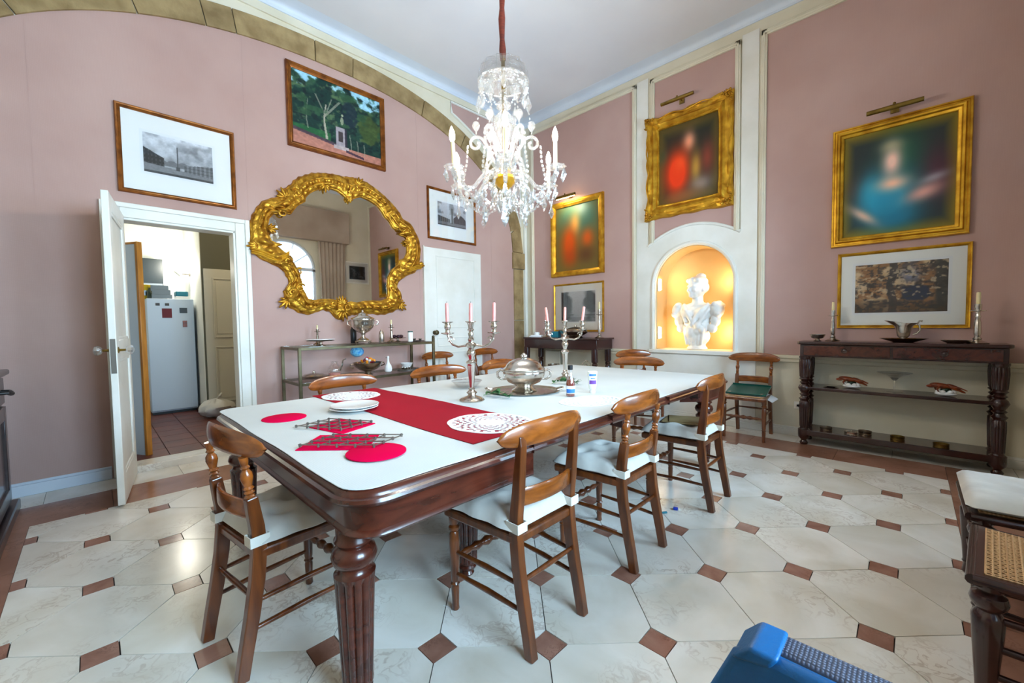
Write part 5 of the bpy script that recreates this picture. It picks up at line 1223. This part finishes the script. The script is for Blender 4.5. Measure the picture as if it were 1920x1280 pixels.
MB().lathe([(.045, 0), (.05, .004), (.075, .018), (.082, .026), (.079, .027), (.05, .010), (0, .008)], 32, sx=1.1, sy=.75).build('dish', 'silver', dd)
def lobster(x, y, rz, label):
    t = thing('shell_figurine', label, 'figurine', (x, y, .5855), rz, 'brown shellfish figurines')
    b = MB(); b.ell((0, 0, .018), (.07, .05, .018), 16, 8)
    for i in range(6): a = i*PI/3; b.ell((.045*math.cos(a), .03*math.sin(a), .032), .02, 10, 7)
    b.build('base', 'porcelain', t)
    MB().ell((.0, 0, .052), (.035, .03, .022), 14, 8).build('shell', 'bottle_green', t)
    s = MB(); s.ell((-.03, 0, .085), (.07, .03, .024), 16, 9, rot=Matrix.Rotation(.15, 3, 'Y')); s.ell((.045, 0, .075), (.05, .026, .02), 14, 8, rot=Matrix.Rotation(.5, 3, 'Y')); s.ell((-.09, 0, .078), (.03, .02, .014), 12, 7)
    s.ell((.085, .0, .05), (.035, .012, .01), 10, 6, rot=Matrix.Rotation(.5, 3, 'Y'))
    for sg in (-1, 1):
        s.tube([(.03, sg*.02, .085), (.075, sg*.03, .075), (.12, sg*.025, .055)], [.006, .005, .003], 7); s.tube([(-.04, sg*.025, .08), (-.06, sg*.05, .06), (-.05, sg*.06, .04)], [.006, .008, .005], 7)
    s.build('crustacean', 'lobster', t)
lobster(-.40, 5.07, 0, 'brown shellfish figurine on the left of the sideboard middle shelf')
lobster(.22, 5.03, .1, 'brown shellfish figurine on the right of the sideboard middle shelf')
tz = thing('glass_tazza', 'footed clear glass tazza in the centre of the sideboard middle shelf', 'tazza', (-.10, 5.06, .5855))
MB().lathe([(.055, 0), (.055, .003), (.012, .01), (.009, .02), (.009, .10), (.014, .11), (.03, .125), (.08, .150), (.118, .165), (.12, .172), (.117, .172), (.078, .156), (.02, .135), (0, .132)], 40).build('bowl', 'glass_clear', tz)
MB().lathe([(.118, .1705), (.121, .172), (.118, .1735)], 40).build('rim', 'crystal', tz); MB().lathe([(.0095, .10), (.022, .112), (.0305, .1255), (.026, .127), (0, .118)], 20).build('knop', 'crystal', tz)
sd2 = thing('silver_saucer', 'flat silver saucer beside the left shellfish figurine', 'dish', (-.555, 5.05, .5855))
MB().lathe([(.03, 0), (.035, .003), (.06, .010), (.062, .012), (.035, .006), (0, .005)], 28).build('dish', 'silver', sd2)
for i, (x, y, m, nm) in enumerate(((-.585, 5.03, 'tarnished_silver', 'wine coaster at the far left of the sideboard bottom shelf'), (-.39, 4.97, 'silver', 'bright silver wine coaster second from the left on the bottom shelf'), (-.295, 5.08, 'tarnished_silver', 'wine coaster at the back of the bottom shelf, third from the left'), (-.07, 5.04, 'brass', 'brassy wine coaster in the middle of the bottom shelf'), (.20, 4.97, 'brass', 'wine coaster at the right end of the bottom shelf'))):
    c = thing('wine_coaster', nm, 'coaster', (x, y, .1555), group='wine coasters')
    MB().lathe([(0, .003), (.043, .003), (.044, 0), (.05, .002), (.048, .010), (.050, .028), (.052, .032), (.049, .032), (.046, .012), (.045, .005), (0, .005)], 36).build('rim', m, c)
    MB().lathe([(0, .0055), (.043, .0055), (.043, .0075), (0, .0075)], 24).build('base_disc', 'mahogany', c)
# wall socket
ws = thing('wall_socket', 'white wall socket low on the cream wall beside the sideboard', 'socket', (-.85, YF-.001, .33))
MB().box(-.04, .04, -.012, 0, -.04, .04).build('plate', 'white_paint', ws, bevel=.004); MB().lathe([(.02, 0), (.02, .003), (.016, .003), (.016, .001), (0, .001)], 18, T(0, -.011, 0, rx=PI/2)).build('outlet', 'porcelain', ws)
# ================================================================== SMALL CONSOLE in the far corner
cz = thing('console_table', 'small dark wooden console table in the far corner with turned legs', 'table', (-3.75, 5.01, 0))
MB().prism([(-.70, .22), (-.70, -.20), (-.66, -.23), (.66, -.23), (.70, -.20), (.70, .22)], 1.005, 1.03).build('top', 'mahogany_dark', cz, bevel=.008)
MB().box(-.67, .67, -.20, .21, .865, 1.005).build('apron', 'mahogany_dark', cz, bevel=.004)
CL = [(.018, 0), (.026, .01), (.02, .04), (.028, .06), (.022, .075), (.036, .40), (.04, .62), (.03, .64), (.042, .66), (.03, .68), (.046, .70), (.046, .88)]
for x in (-.64, .62):
    for y in (-.17, .17): MB().lathe(CL, 24, T(x, y, 0)).build('leg', 'mahogany_dark', cz)
KZ = 1.0305
candlestick(-4.12, 4.98, KZ, .26, 'silver candlestick at the left end of the small console', ch=.07, wax='wax_pink', tw=.9)
candlestick(-3.14, 4.98, KZ, .40, 'tall silver candlestick at the right end of the small console', ch=.12, wax='wax_cream', tw=1.1)
tb = thing('teal_box', 'teal cardboard box at the foot of the left console candlestick', 'box', (-3.99, 5.08, KZ), .2)
MB().box(-.06, .06, -.05, .05, 0, .085).build('box', 'teal', tb, bevel=.003); MB().grid(10, 5, lambda u, v: (.06+.12*u, -.05+.1*v, .085-.07*u*u+.02*math.sin(u*9))).build('crumpled_flap', 'teal', tb)
wp = thing('folded_napkins', 'white folded napkins and a small jar on the left of the small console', 'napkins', (-4.32, 5.0, KZ), .3)
MB().box(-.10, .10, -.08, .08, 0, .015).build('napkin', 'paper', wp, bevel=.004); MB().box(-.09, .09, -.07, .075, .015, .028, T(rz=.2)).build('napkin', 'paper', wp, bevel=.004); MB().lathe([(.045, .0285), (.047, .06), (.04, .075), (0, .078)], 20).build('jar', 'porcelain', wp)
en = thing('silver_entree_dish', 'covered silver dish with handles on the small console behind the candles', 'dish', (-3.60, 5.05, KZ))
MB().lathe([(.10, 0), (.105, .006), (.08, .02), (.14, .05), (.17, .075), (.172, .082), (.16, .085)], 32, sx=1.2, sy=.8).build('base', 'tarnished_silver', en)
l2 = MB().lathe([(.165, .0855), (.15, .11), (.10, .135), (.05, .15), (.02, .155)], 32, sx=1.2, sy=.8).build('lid', 'tarnished_silver', en); MB().ell((0, 0, .168), .018, 12, 8).build('knob', 'silver', l2)
pt = thing('cream_panel', 'upright cream board leaning under the small console', 'board', (-4.13, 5.18, 0))
MB().box(-.15, .15, -.02, .0, .10, .80).build('board', 'cream_paint', pt, bevel=.006); MB().box(-.13, .13, -.08, .02, 0, .10).build('foot', 'cream_paint', pt, bevel=.005)
cp = thing('silver_cooler', 'silver wine cooler standing on the floor under the small console', 'cooler', (-3.92, 4.93, 0))
MB().lathe([(.09, 0), (.10, .01), (.05, .04), (.04, .20), (.05, .38), (.075, .40), (.085, .60), (.095, .62), (.088, .62), (.078, .42), (0, .40)], 28).build('body', 'tarnished_silver', cp)
kt = thing('silver_kettle', 'silver spirit kettle on a stand under the right of the small console', 'kettle', (-3.33, 4.93, 0))
for i in range(3): a = i*2*PI/3+.4; MB().tube([(.10*math.cos(a), .10*math.sin(a), 0), (.05*math.cos(a), .05*math.sin(a), .30), (.08*math.cos(a), .08*math.sin(a), .46)], .008, 8).build('stand_leg', 'silver', kt)
MB().lathe([(.04, .455), (.08, .47), (.095, .52), (.08, .57), (.045, .59), (.04, .60), (.02, .615), (0, .62)], 28).build('body', 'silver', kt); MB().ell((0, 0, .635), .018, 12, 8).build('knob', 'silver', kt)
MB().tube([(.08, 0, .52), (.13, 0, .54), (.15, 0, .58)], [.014, .010, .007], 8).build('spout', 'silver', kt); MB().tube([(-.06, 0, .58), (-.07, 0, .66), (0, 0, .71), (.07, 0, .66), (.06, 0, .58)], .006, 8).build('handle', 'silver', kt)
# ================================================================== ETAGERE under the mirror
ex0, ex1, ey0, ey1 = -4.70, -4.20, 1.38, 2.92
eg = thing('glass_etagere', 'brass framed glass-shelved etagere under the gilt mirror', 'shelf', ((ex0+ex1)/2, (ey0+ey1)/2, 0))
hx, hy = (ex1-ex0)/2, (ey1-ey0)/2
for sx in (-1, 1):
    for sy in (-1, 1): MB().box(sx*hx-.014, sx*hx+.014, sy*hy-.014, sy*hy+.014, 0, 1.045 if not (sx > 0 and sy > 0) else 1.09).build('post', 'old_brass', eg, bevel=.003)
MB().ell((hx, hy, 1.10), .018, 12, 8).build('finial', 'old_brass', eg)
for z in (1.045, .70, .30):
    for sx in (-1, 1): MB().box(sx*hx-.011, sx*hx+.011, -hy, hy, z-.028, z-.002).build('shelf_rail', 'old_brass', eg, bevel=.002)
    for sy in (-1, 1): MB().box(-hx, hx, sy*hy-.011, sy*hy+.011, z-.028, z-.002).build('shelf_rail', 'old_brass', eg, bevel=.002)
    MB().box(-hx+.008, hx-.008, -hy+.008, hy-.008, z-.002, z+.005).build('glass_shelf', 'glass_clear', eg, smooth=0)
EZ, EL = 1.0505, .7055
candlestick(-4.60, 1.70, EZ, .17, 'small candlestick with white candle left of the urn on the etagere', m='tarnished_silver', ch=.045, group='small etagere candlesticks', tw=.75)
candlestick(-4.42, 2.48, EZ, .21, 'small candlestick with white candle right of the urn on the etagere', m='tarnished_silver', ch=.06, group='small etagere candlesticks', tw=.9)
ck = thing('cake_stand', 'low footed cake stand with a white plate at the left of the etagere', 'stand', (-4.33, 1.63, EZ))
MB().lathe([(.05, 0), (.05, .004), (.015, .014), (.013, .035), (.04, .044), (.13, .05), (.132, .054), (0, .054)], 36).build('stand', 'tarnished_silver', ck); MB().lathe([(0, .0545), (.10, .0545), (.14, .064), (.139, .067), (.09, .060), (0, .059)], 36).build('plate', 'porcelain', ck)
ur = thing('silver_urn', 'tall lidded silver tea urn with a tap in front of the mirror', 'urn', (-4.42, 2.13, EZ), -.5)
MB().box(-.085, .085, -.085, .085, .018, .032).build('plinth', 'tarnished_silver', ur, bevel=.004)
for sx in (-1, 1):
    for sy in (-1, 1): MB().lathe([(.012, 0), (.016, .008), (.008, .02)], 10, T(sx*.07, sy*.07, 0)).build('foot', 'tarnished_silver', ur)
MB().lathe([(.072, .032), (.07, .04), (.03, .065), (.02, .085), (.022, .10), (.03, .115), (.07, .135), (.11, .175), (.128, .22), (.13, .255), (.136, .262), (.136, .27), (.12, .272)], 36).build('body', 'silver', ur)
l3 = MB().lathe([(.128, .2725), (.118, .285), (.08, .302), (.06, .312), (.05, .33), (.02, .345), (.012, .35)], 30).build('lid', 'silver', ur); MB().ell((0, 0, .362), .014, 12, 8).build('knob', 'silver', l3)
MB().tube([(.115, 0, .175), (.15, 0, .17), (.158, 0, .15)], [.010, .011, .008], 10).build('tap', 'silver', ur)
for sg in (-1, 1): MB().tube([(0, sg*.125, .20), (0, sg*.16, .215), (0, sg*.162, .25), (0, sg*.13, .262)], .007, 8).build('handle', 'silver', ur)
bk = thing('dark_bottle', 'dark bottle half hidden behind the urn on the etagere', 'bottle', (-4.60, 2.10, EZ))
MB().lathe([(.03, 0), (.033, .004), (.033, .15), (.02, .18), (.012, .20), (.012, .235), (0, .236)], 20).build('body', 'black', bk); MB().lathe([(.0135, .20), (.0135, .24), (0, .241)], 14).build('cap', 'silver', bk)
sk = thing('sugar_caster', 'silver pepper pot shaped caster right of the urn', 'shaker', (-4.36, 2.32, EZ))
MB().lathe([(.028, 0), (.03, .004), (.031, .08), (.028, .10)], 20).build('body', 'silver', sk); MB().lathe([(.029, .10), (.024, .125), (.010, .142), (.006, .155), (0, .157)], 20).build('top', 'silver', sk)
tn = thing('drink_can', 'pale can with a green rim at the right end of the etagere', 'can', (-4.33, 2.68, EZ))
MB().lathe([(.028, 0), (.031, .006), (.031, .105), (.028, .112)], 24).build('body', 'paper_board', tn); MB().lathe([(.0285, .112), (.031, .113), (.031, .124), (0, .124)], 24).build('lid', 'folder_green', tn)
pf = thing('footed_plate', 'low plate of dark fruit behind the can on the etagere', 'plate', (-4.52, 2.62, EZ))
MB().lathe([(.04, 0), (.012, .012), (.012, .03), (.10, .042), (.102, .046), (0, .042)], 30).build('plate', 'tarnished_silver', pf)
for i, (x, y) in enumerate(((-.03, -.03), (.03, -.01), (0, .045))): MB().ell((x, y, .062), (.032, .028, .02), 12, 8).build('fruit', 'purple_fruit', pf)
ty = thing('small_tray', 'small tray with little cups at the right end of the etagere', 'tray', (-4.42, 2.83, EZ))
MB().box(-.08, .08, -.06, .06, 0, .008).build('tray', 'black', ty, bevel=.004)
for x, y in ((-.03, -.02), (.04, .02)): MB().lathe([(.014, .0085), (.022, .03), (.020, .03), (.012, .012), (0, .011)], 16, T(x, y, 0)).build('cup', 'silver', ty)
# lower shelf
dl = thing('covered_dish', 'lidded silver dish at the left of the lower etagere shelf', 'dish', (-4.46, 1.60, EL))
MB().lathe([(.08, 0), (.12, .02), (.13, .028), (.12, .03)], 28).build('dish', 'tarnished_silver', dl); q = MB().lathe([(.11, .0305), (.09, .045), (.03, .058), (0, .06)], 28).build('lid', 'silver', dl); MB().ell((0, 0, .068), .014, 10, 8).build('knob', 'silver', q)
gj = thing('glass_jug', 'clear glass jug with silver spout on the lower etagere shelf', 'jug', (-4.52, 1.84, EL))
MB().lathe([(.05, 0), (.06, .01), (.075, .05), (.07, .09), (.04, .125), (.035, .15), (.042, .16)], 26).build('body', 'glass_clear', gj); MB().tube([(.06, .03, .06), (.08, .05, .12), (.075, .06, .17), (.10, .085, .185)], [.012, .010, .008, .006], 8).build('spout', 'silver', gj)
MB().lathe([(0, .002), (.052, .004), (.062, .03), (0, .032)], 20).build('contents', 'wax_pink', gj)
sbw = thing('punch_bowl', 'large footed silver bowl full of bright sweets on the lower etagere shelf', 'bowl', (-4.33, 2.13, EL))
MB().lathe([(.055, 0), (.058, .006), (.03, .02), (.035, .035), (.09, .055), (.135, .09), (.155, .13), (.158, .136), (.153, .136), (.13, .095), (.08, .062), (0, .05)], 36, lobes=12, ldepth=.03).build('bowl', 'tarnished_silver', sbw)
for sg in (-1, 1): MB().tube([(sg*.02, sg*.148, .12), (sg*.03, sg*.18, .125), (sg*.02, sg*.19, .10), (0, sg*.16, .085)], .007, 8).build('handle', 'tarnished_silver', sbw)
rr = random.Random(4)
for i in range(16):
    a = rr.random()*2*PI; r_ = .10*math.sqrt(rr.random()); l_ = rr.uniform(.02, .034)
    o = MB().ell((0, 0, 0), (l_, .016, .014), 10, 7).build('sweet', ('pink_candy', 'orange_candy', 'orange_candy', 'red_card', 'porcelain')[i % 5], sbw); o.location = (r_*math.cos(a), r_*math.sin(a), .115+.045*(1-(r_/.1)**2)+rr.uniform(0, .02)); o.rotation_euler = (rr.uniform(-1, 1), rr.uniform(-1, 1), a)
bl_ = thing('blue_glass_ball', 'blue glass bauble hanging below the top of the etagere', 'ornament', (-4.50, 2.09, .905))
MB().ell((0, 0, .05), (.075, .075, .06), 12, 8).build('globe', 'blue_glass', bl_, smooth=0); MB().tube([(0, 0, .105), (0, 0, .143)], .002, 6).build('hanger', 'silver', bl_)
gs = thing('goose_figurine', 'white goose figurine with a raised neck on the lower etagere shelf', 'figurine', (-4.37, 2.40, EL))
gm = MB().lathe([(.03, 0), (.042, .012), (.045, .04), (.036, .075), (.02, .10), (.012, .13), (.011, .16), (.015, .172), (.011, .184), (0, .188)], 20); gm.build('body', 'porcelain', gs); MB().tube([(0, 0, .172), (-.005, -.03, .168)], [.008, .003], 8).build('beak', 'steel', gs)
t2 = thing('round_tray', 'round metal tray with glasses on the right of the lower etagere shelf', 'tray', (-4.32, 2.62, EL))
MB().lathe([(0, .004), (.11, .004), (.115, .022), (.118, .022), (.116, 0), (0, 0)], 32).build('tray', 'steel', t2)
for x, y in ((-.04, -.03), (.03, -.04), (0, .04)): MB().lathe([(.018, .0045), (.022, .04), (.020, .04), (.016, .008), (0, .008)], 16, T(x, y, 0)).build('tumbler', 'silver', t2)
wb_ = thing('white_bowl', 'white china bowl behind the round tray on the lower etagere shelf', 'bowl', (-4.53, 2.74, EL))
MB().lathe([(.03, 0), (.032, .006), (.06, .035), (.078, .07), (.075, .07), (.055, .036), (0, .01)], 28).build('bowl', 'porcelain', wb_)
# ================================================================== DARK CABINET at the left edge
cb = thing('dark_cabinet', 'dark wooden cabinet with drawer and panelled doors at the left edge', 'cabinet', (-3.70, -.73, 0))
MB().box(-.78, .80, -.32, .33, 0, .07).build('plinth', 'black_wood', cb, bevel=.008)
MB().box(-.72, .76, -.32, .28, .07, .95).build('body', 'black_wood', cb, bevel=.004)
MB().box(-.76, .80, -.33, .32, .95, .985).build('top', 'black_wood', cb, bevel=.01)
for k in range(2):
    x0 = -.70+k*.73; x1 = x0+.70
    d_ = MB().box(x0, x1, .28, .297, .76, .93).build('drawer', 'black_wood', cb, bevel=.004)
    h_ = MB().tube([(x0+.13, .297, .85), (x0+.14, .335, .85), (x0+.20, .345, .84), (x0+.26, .335, .85), (x0+.27, .297, .85)], [.012, .010, .016, .010, .012], 10).build('handle', 'black', d_)
    dr = MB(); dr.box(x0, x0+.08, .28, .30, .09, .74); dr.box(x1-.08, x1, .28, .30, .09, .74); dr.box(x0+.08, x1-.08, .28, .30, .09, .18); dr.box(x0+.08, x1-.08, .28, .30, .65, .74)
    d0 = dr.build('door', 'black_wood', cb, bevel=.004); MB().box(x0+.08, x1-.08, .278, .287, .18, .65).build('door_panel', 'mahogany_dark', d0)
# ================================================================== BUST in the niche
bu = thing('marble_bust', 'white marble bust of a lady in a draped dress in the lit niche', 'bust', (NX+.005, YF+.165, NZ0+.001), -.1)
m = MB(); Rz = lambda a: Matrix.Rotation(a, 3, 'Z'); Ry = lambda a: Matrix.Rotation(a, 3, 'Y'); Rx = lambda a: Matrix.Rotation(a, 3, 'X')
m.lathe([(.12, 0), (.125, .02), (.105, .035), (.10, .06), (.11, .08)], 28)
m.ell((0, 0, .17), (.16, .12, .13), 20, 12); m.ell((-.03, -.05, .22), (.12, .09, .10), 18, 10); m.ell((.05, -.06, .25), (.10, .08, .09), 18, 10)
m.ell((0, 0, .36), (.17, .115, .14), 22, 14); m.ell((0, 0, .46), (.20, .11, .11), 22, 14); m.ell((-.075, -.075, .44), (.085, .06, .085), 16, 10); m.ell((.075, -.075, .44), (.085, .06, .085), 16, 10)
m.ell((0, .01, .55), (.17, .085, .055), 20, 10); m.ell((0, .01, .60), (.07, .065, .07), 16, 10)
m.lathe([(.085, .57), (.066, .62), (.064, .72)], 18, T(0, .012, 0))
HT = T(0, .012, .655, rz=-.35) @ Matrix.Scale(1.27, 4) @ T(0, -.012, -.69)
def he(c, r, **k): m.ell(c, r, 18, 12, M=HT, **k)
he((0, 0, .79), (.078, .092, .105)); he((0, -.03, .745), (.055, .06, .06)); he((0, -.075, .715), (.026, .02, .022)); he((0, -.096, .775), (.013, .02, .024)); he((0, -.085, .74), (.024, .012, .008)); he((0, -.086, .733), (.02, .01, .007))
he((-.03, -.078, .812), (.022, .014, .009)); he((.03, -.078, .812), (.022, .014, .009)); he((-.04, -.066, .768), (.02, .02, .02)); he((.04, -.066, .768), (.02, .02, .02))
he((-.08, .01, .775), (.012, .02, .026)); he((.08, .01, .775), (.012, .02, .026))
he((0, .02, .85), (.088, .095, .065)); he((0, .085, .80), (.06, .05, .06)); he((0, .05, .905), (.05, .05, .038)); he((-.05, -.045, .868), (.04, .03, .028)); he((.05, -.045, .868), (.04, .03, .028)); he((0, -.055, .875), (.035, .03, .026))
for sg in (-1, 1):
    for k in range(9):
        a = k*2*PI/9; m.ell((sg*(.255+.03*math.cos(a)), .005+.05*math.sin(a*2), .50+.075*math.sin(a)), (.045, .05, .04), 12, 8)
    m.ell((sg*.25, 0, .50), (.085, .085, .10), 16, 10); m.ell((sg*.235, -.01, .37), (.06, .06, .08), 14, 9); m.ell((sg*.20, -.02, .27), (.06, .055, .06), 14, 9)
    m.tube([(sg*.16, -.03, .58), (sg*.10, -.10, .50), (sg*.02, -.13, .38), (-sg*.03, -.12, .30)], [.022, .028, .03, .03], 10); m.tube([(sg*.19, -.02, .56), (sg*.15, -.09, .46), (sg*.08, -.125, .34)], [.02, .024, .026], 10)
for k in range(6): m.tube([(-.13+.05*k, -.07-.03*math.sin(k), .30), (-.11+.045*k, -.10, .20), (-.09+.036*k, -.085, .06)], [.016, .02, .018], 8)
m.ell((.07, -.13, .31), (.05, .035, .05), 14, 9); m.ell((.115, -.115, .255), (.04, .035, .045), 12, 8)
b = m.build('figure', 'white_marble', bu, smooth=0)
rm = b.modifiers.new('remesh', 'REMESH'); rm.mode = 'VOXEL'; rm.voxel_size = .0075; rm.use_smooth_shade = True
sm = b.modifiers.new('smooth', 'SMOOTH'); sm.iterations = 6; sm.factor = .5
# ================================================================== KITCHEN beyond the doorway
KF = .06
kit = struct(MB().box(-8.3, XL-.16, -.6, 2.6, -.04, KF-.012).build('floor_kitchen', 'mortar', smooth=0))
nx, ny = 12, 12
for i in range(nx):
    for j in range(ny):
        x0 = XL-.20-.30*(i+1); y0 = -.6+.2667*j
        if x0 < -8.25: continue
        MB().box(x0+.003, x0+.297, y0+.003, y0+.2637, KF-.012, KF).build('floor_tile', 'terracotta', kit, smooth=0)
mb = MB(); mb.box(-8.35, -8.25, -.65, 2.65, -.05, 3.0); mb.box(-8.3, XL-.16, -.65, -.6, -.05, 3.0); mb.box(-8.3, XL-.16, 2.6, 2.65, -.05, 3.0)
wk = struct(mb.build('wall_kitchen', 'kitchen_white', smooth=0))
struct(MB().box(-8.35, XL-.16, -.65, 2.65, 3.0, 3.05).build('ceiling_kitchen', 'kitchen_white', smooth=0))
wo_ = struct(MB().box(-8.25, -6.95, 1.07, 2.6, KF, 3.0).build('wall_kitchen_corner', 'olive_wall', smooth=0))
MB().box(-8.25, -6.952, 1.062, 1.07, KF, 3.0).build('white_return', 'kitchen_white', wo_, smooth=0)
kd = thing('door_3', 'pale panelled door in the olive kitchen wall beyond the doorway', 'door', (-6.95, 1.09, KF), PI/2); struct(kd)
MB().box(0, .46, -.03, 0, 0, 2.0).build('leaf', 'kitchen_door', kd, bevel=.004)
for z0, z1 in ((1.05, 1.88), (.15, .93)):
    pm = MB()
    fbox(pm, .09, .39, z0, z1, .02, -.042, -.03)
    pm.box(.13, .35, -.036, -.03, z0+.05, z1-.05); pm.build('panel_moulding', 'kitchen_door', kd, bevel=.004)
MB().ell((.42, -.05, 1.0), .018, 12, 8).build('knob', 'black', kd)
fr = thing('refrigerator', 'white refrigerator with magnets seen through the kitchen doorway', 'refrigerator', (-7.70, .78, KF))
MB().box(-.30, .28, -.255, .255, .03, 1.60).build('body', 'fridge_white', fr, bevel=.012); MB().box(.282, .315, -.255, .255, .05, 1.60).build('door', 'fridge_white', fr, bevel=.01)
MB().box(-.28, .27, -.24, .24, 0, .03).build('base', 'black', fr)
for y, z, w, h, mm in ((-.14, 1.52, .045, .035, 'rubber_grey'), (-.04, 1.52, .045, .035, 'rubber_grey'), (-.045, 1.40, .105, .13, 'red_card'), (.135, 1.44, .085, .075, 'dark_glass'), (.145, 1.25, .05, .09, 'lobster')):
    MB().box(.315, .320, y-w/2, y+w/2, z-h/2, z+h/2).build('magnet', mm, fr, bevel=.001)
FT = KF+1.601
for i, (y, z, w, h, d, mm, lab) in enumerate(((.70, 0, .22, .06, .3, 'grey_cardboard', 'lowest grey cardboard box in the stack on the refrigerator'), (.69, .061, .21, .065, .28, 'grey_cardboard', 'middle grey cardboard box in the stack on the refrigerator'), (.68, .127, .19, .06, .26, 'grey_cardboard', 'topmost grey cardboard box in the stack on the refrigerator'))):
    o = MB().box(-d/2, d/2, -w/2, w/2, 0, h).build('cardboard_box', mm, smooth=0, bevel=.003); o.location = (-7.62, y, FT+z); tag(o, lab, 'box', 'boxes on the refrigerator')
tk = thing('tissue_box', 'teal topped box at the right end of the refrigerator top', 'box', (-7.60, .93, FT)); MB().box(-.1, .1, -.075, .075, 0, .045).build('lower_box', 'paper_board', tk, bevel=.003); MB().box(-.1, .1, -.075, .065, .046, .115).build('upper_box', 'teal', tk, bevel=.012)
gb = thing('wine_bottle', 'dark green bottle at the left of the refrigerator top', 'bottle', (-7.50, .575, FT)); MB().lathe([(.03, 0), (.03, .10), (.012, .13), (.012, .18), (0, .181)], 16).build('body', 'bottle_green', gb); MB().lathe([(.0125, .15), (.014, .185), (0, .186)], 12).build('cap', 'yellow_card', gb)
yc = thing('yellow_packet', 'yellow packet standing behind the bottle on the refrigerator', 'packet', (-7.66, .545, FT)); MB().box(-.03, .03, -.05, .05, 0, .20).build('packet', 'yellow_card', yc, bevel=.004); MB().box(.03, .031, -.03, .03, .05, .12).build('print', 'bottle_green', yc)
hd = thing('cooker_hood', 'dark glass kitchen cabinet above the refrigerator', 'cabinet', (-8.10, .60, 1.75)); MB().box(-.14, .14, -.25, .17, .0, .52).build('case', 'dark_glass', hd, bevel=.004); MB().box(.14, .146, -.24, .16, .06, .16).build('shelf_front', 'grey_cardboard', hd)
sl = thing('spot_lamp', 'small swivelling wall spotlight above the refrigerator', 'lamp', (-7.75, 1.055, 2.05)); MB().lathe([(.03, 0), (.03, .012), (0, .014)], 14, T(0, 0, 0, rx=PI/2)).build('base', 'steel', sl); MB().tube([(0, -.01, 0), (0, -.06, .0), (0, -.09, .0)], .008, 8).build('arm', 'steel', sl); MB().lathe([(.02, 0), (.03, .05), (.04, .10)], 14, T(0, -.10, -.03, rx=.6)).build('shade', 'white_paint', sl)
MB().ell((0, -.145, .055), .026, 10, 8).build('bulb', 'bulb_glow', sl)
kl = bpy.data.lights.new('kitchen_spot', 'POINT'); kl.energy = 17; kl.color = (1, .95, .82); kl.shadow_soft_size = .05; ko = bpy.data.objects.new('kitchen_spot', kl); COL.objects.link(ko); ko.parent = sl; ko.location = (.05, -.19, .12)
cl_ = thing('added_ceiling_lamp', 'unseen round white ceiling lamp added to brighten the kitchen', 'lamp', (-6.0, 1.3, 2.999))  # unseen lamp, added so the olive wall and door get light
MB().lathe([(.0, 0), (.14, 0), (.14, -.02), (.0, -.02)], 24).build('plate', 'white_paint', cl_); MB().lathe([(.13, -.02), (.12, -.05), (.07, -.075), (0, -.082)], 24).build('globe', 'lamp_glow', cl_)
kc = bpy.data.lights.new('kitchen_fill', 'POINT'); kc.energy = 6; kc.color = (1, .95, .84); kc.shadow_soft_size = .1; kco = bpy.data.objects.new('kitchen_fill', kc); COL.objects.link(kco); kco.parent = cl_; kco.location = (0, 0, -.16)
tp = thing('leaning_board', 'tall pale panel with a honey wood edge just inside the kitchen', 'panel', (-5.25, .255, KF), math.atan2(.14, .25))
MB().box(-.25, .135, -.012, .012, 0, 1.97).build('panel', 'fridge_white', tp); MB().box(.135, .165, -.022, .022, 0, 1.99).build('wood_edge', 'honey_wood', tp, bevel=.003); MB().box(-.25, .135, -.02, .02, 1.97, 1.99).build('wood_edge', 'honey_wood', tp, bevel=.003)
pb = thing('plastic_bag', 'crumpled pale plastic bag on the kitchen floor by the door', 'bag', (-6.62, 1.12, KF))
MB().grid(26, 14, lambda u, v: (.17*math.sin(PI*v)**.5*math.cos(2*PI*u)*(1+.3*noise.noise(Vector((math.cos(2*PI*u)*2.5, math.sin(2*PI*u)*2.5, v*4)))), .20*math.sin(PI*v)**.5*math.sin(2*PI*u)*(1+.3*noise.noise(Vector((math.cos(2*PI*u)*2.5, 5+math.sin(2*PI*u)*2.5, v*4)))), .24*v*(1+.2*noise.noise(Vector((math.cos(2*PI*u)*2, math.sin(2*PI*u)*2, 9))))), wrapu=True).build('sack', 'plastic_bag', pb)
MB().tube([(0, 0, .22), (.02, .03, .28), (.0, .06, .31), (-.03, .05, .26)], .012, 8).build('knot', 'plastic_bag', pb)
# ================================================================== bits on the floor
fc = thing('bottle_cap', 'small blue and white cap lying on the floor beside the chairs', 'cap', (-1.09, 2.66, .0005), .4); MB().box(-.022, .006, -.014, .014, 0, .014).build('cap', 'bag_blue', fc, bevel=.003); MB().box(.006, .020, -.013, .013, 0, .012).build('end', 'porcelain', fc, bevel=.003)
tcp = thing('pen_clip', 'tiny teal pen cap lying on the floor by the middle chair', 'pen cap', (-1.13, 2.55, .0005), .9); MB().lathe([(.004, -.02), (.006, -.015), (.006, .02), (.003, .024)], 10, T(0, 0, .006, ry=PI/2)).build('tube', 'teal', tcp); MB().box(-.012, .02, -.0015, .0015, .0115, .014).build('clip', 'teal', tcp)
th_ = MB().tube([(-.045+.09*u, .01*math.sin(u*5), .002) for u in np.linspace(0, 1, 14)], .0012, 5).build('thread', 'paper'); th_.location = (-1.42, 1.04, .0005); tag(th_, 'short white thread lying on the marble in front of the nearest chair', 'thread')
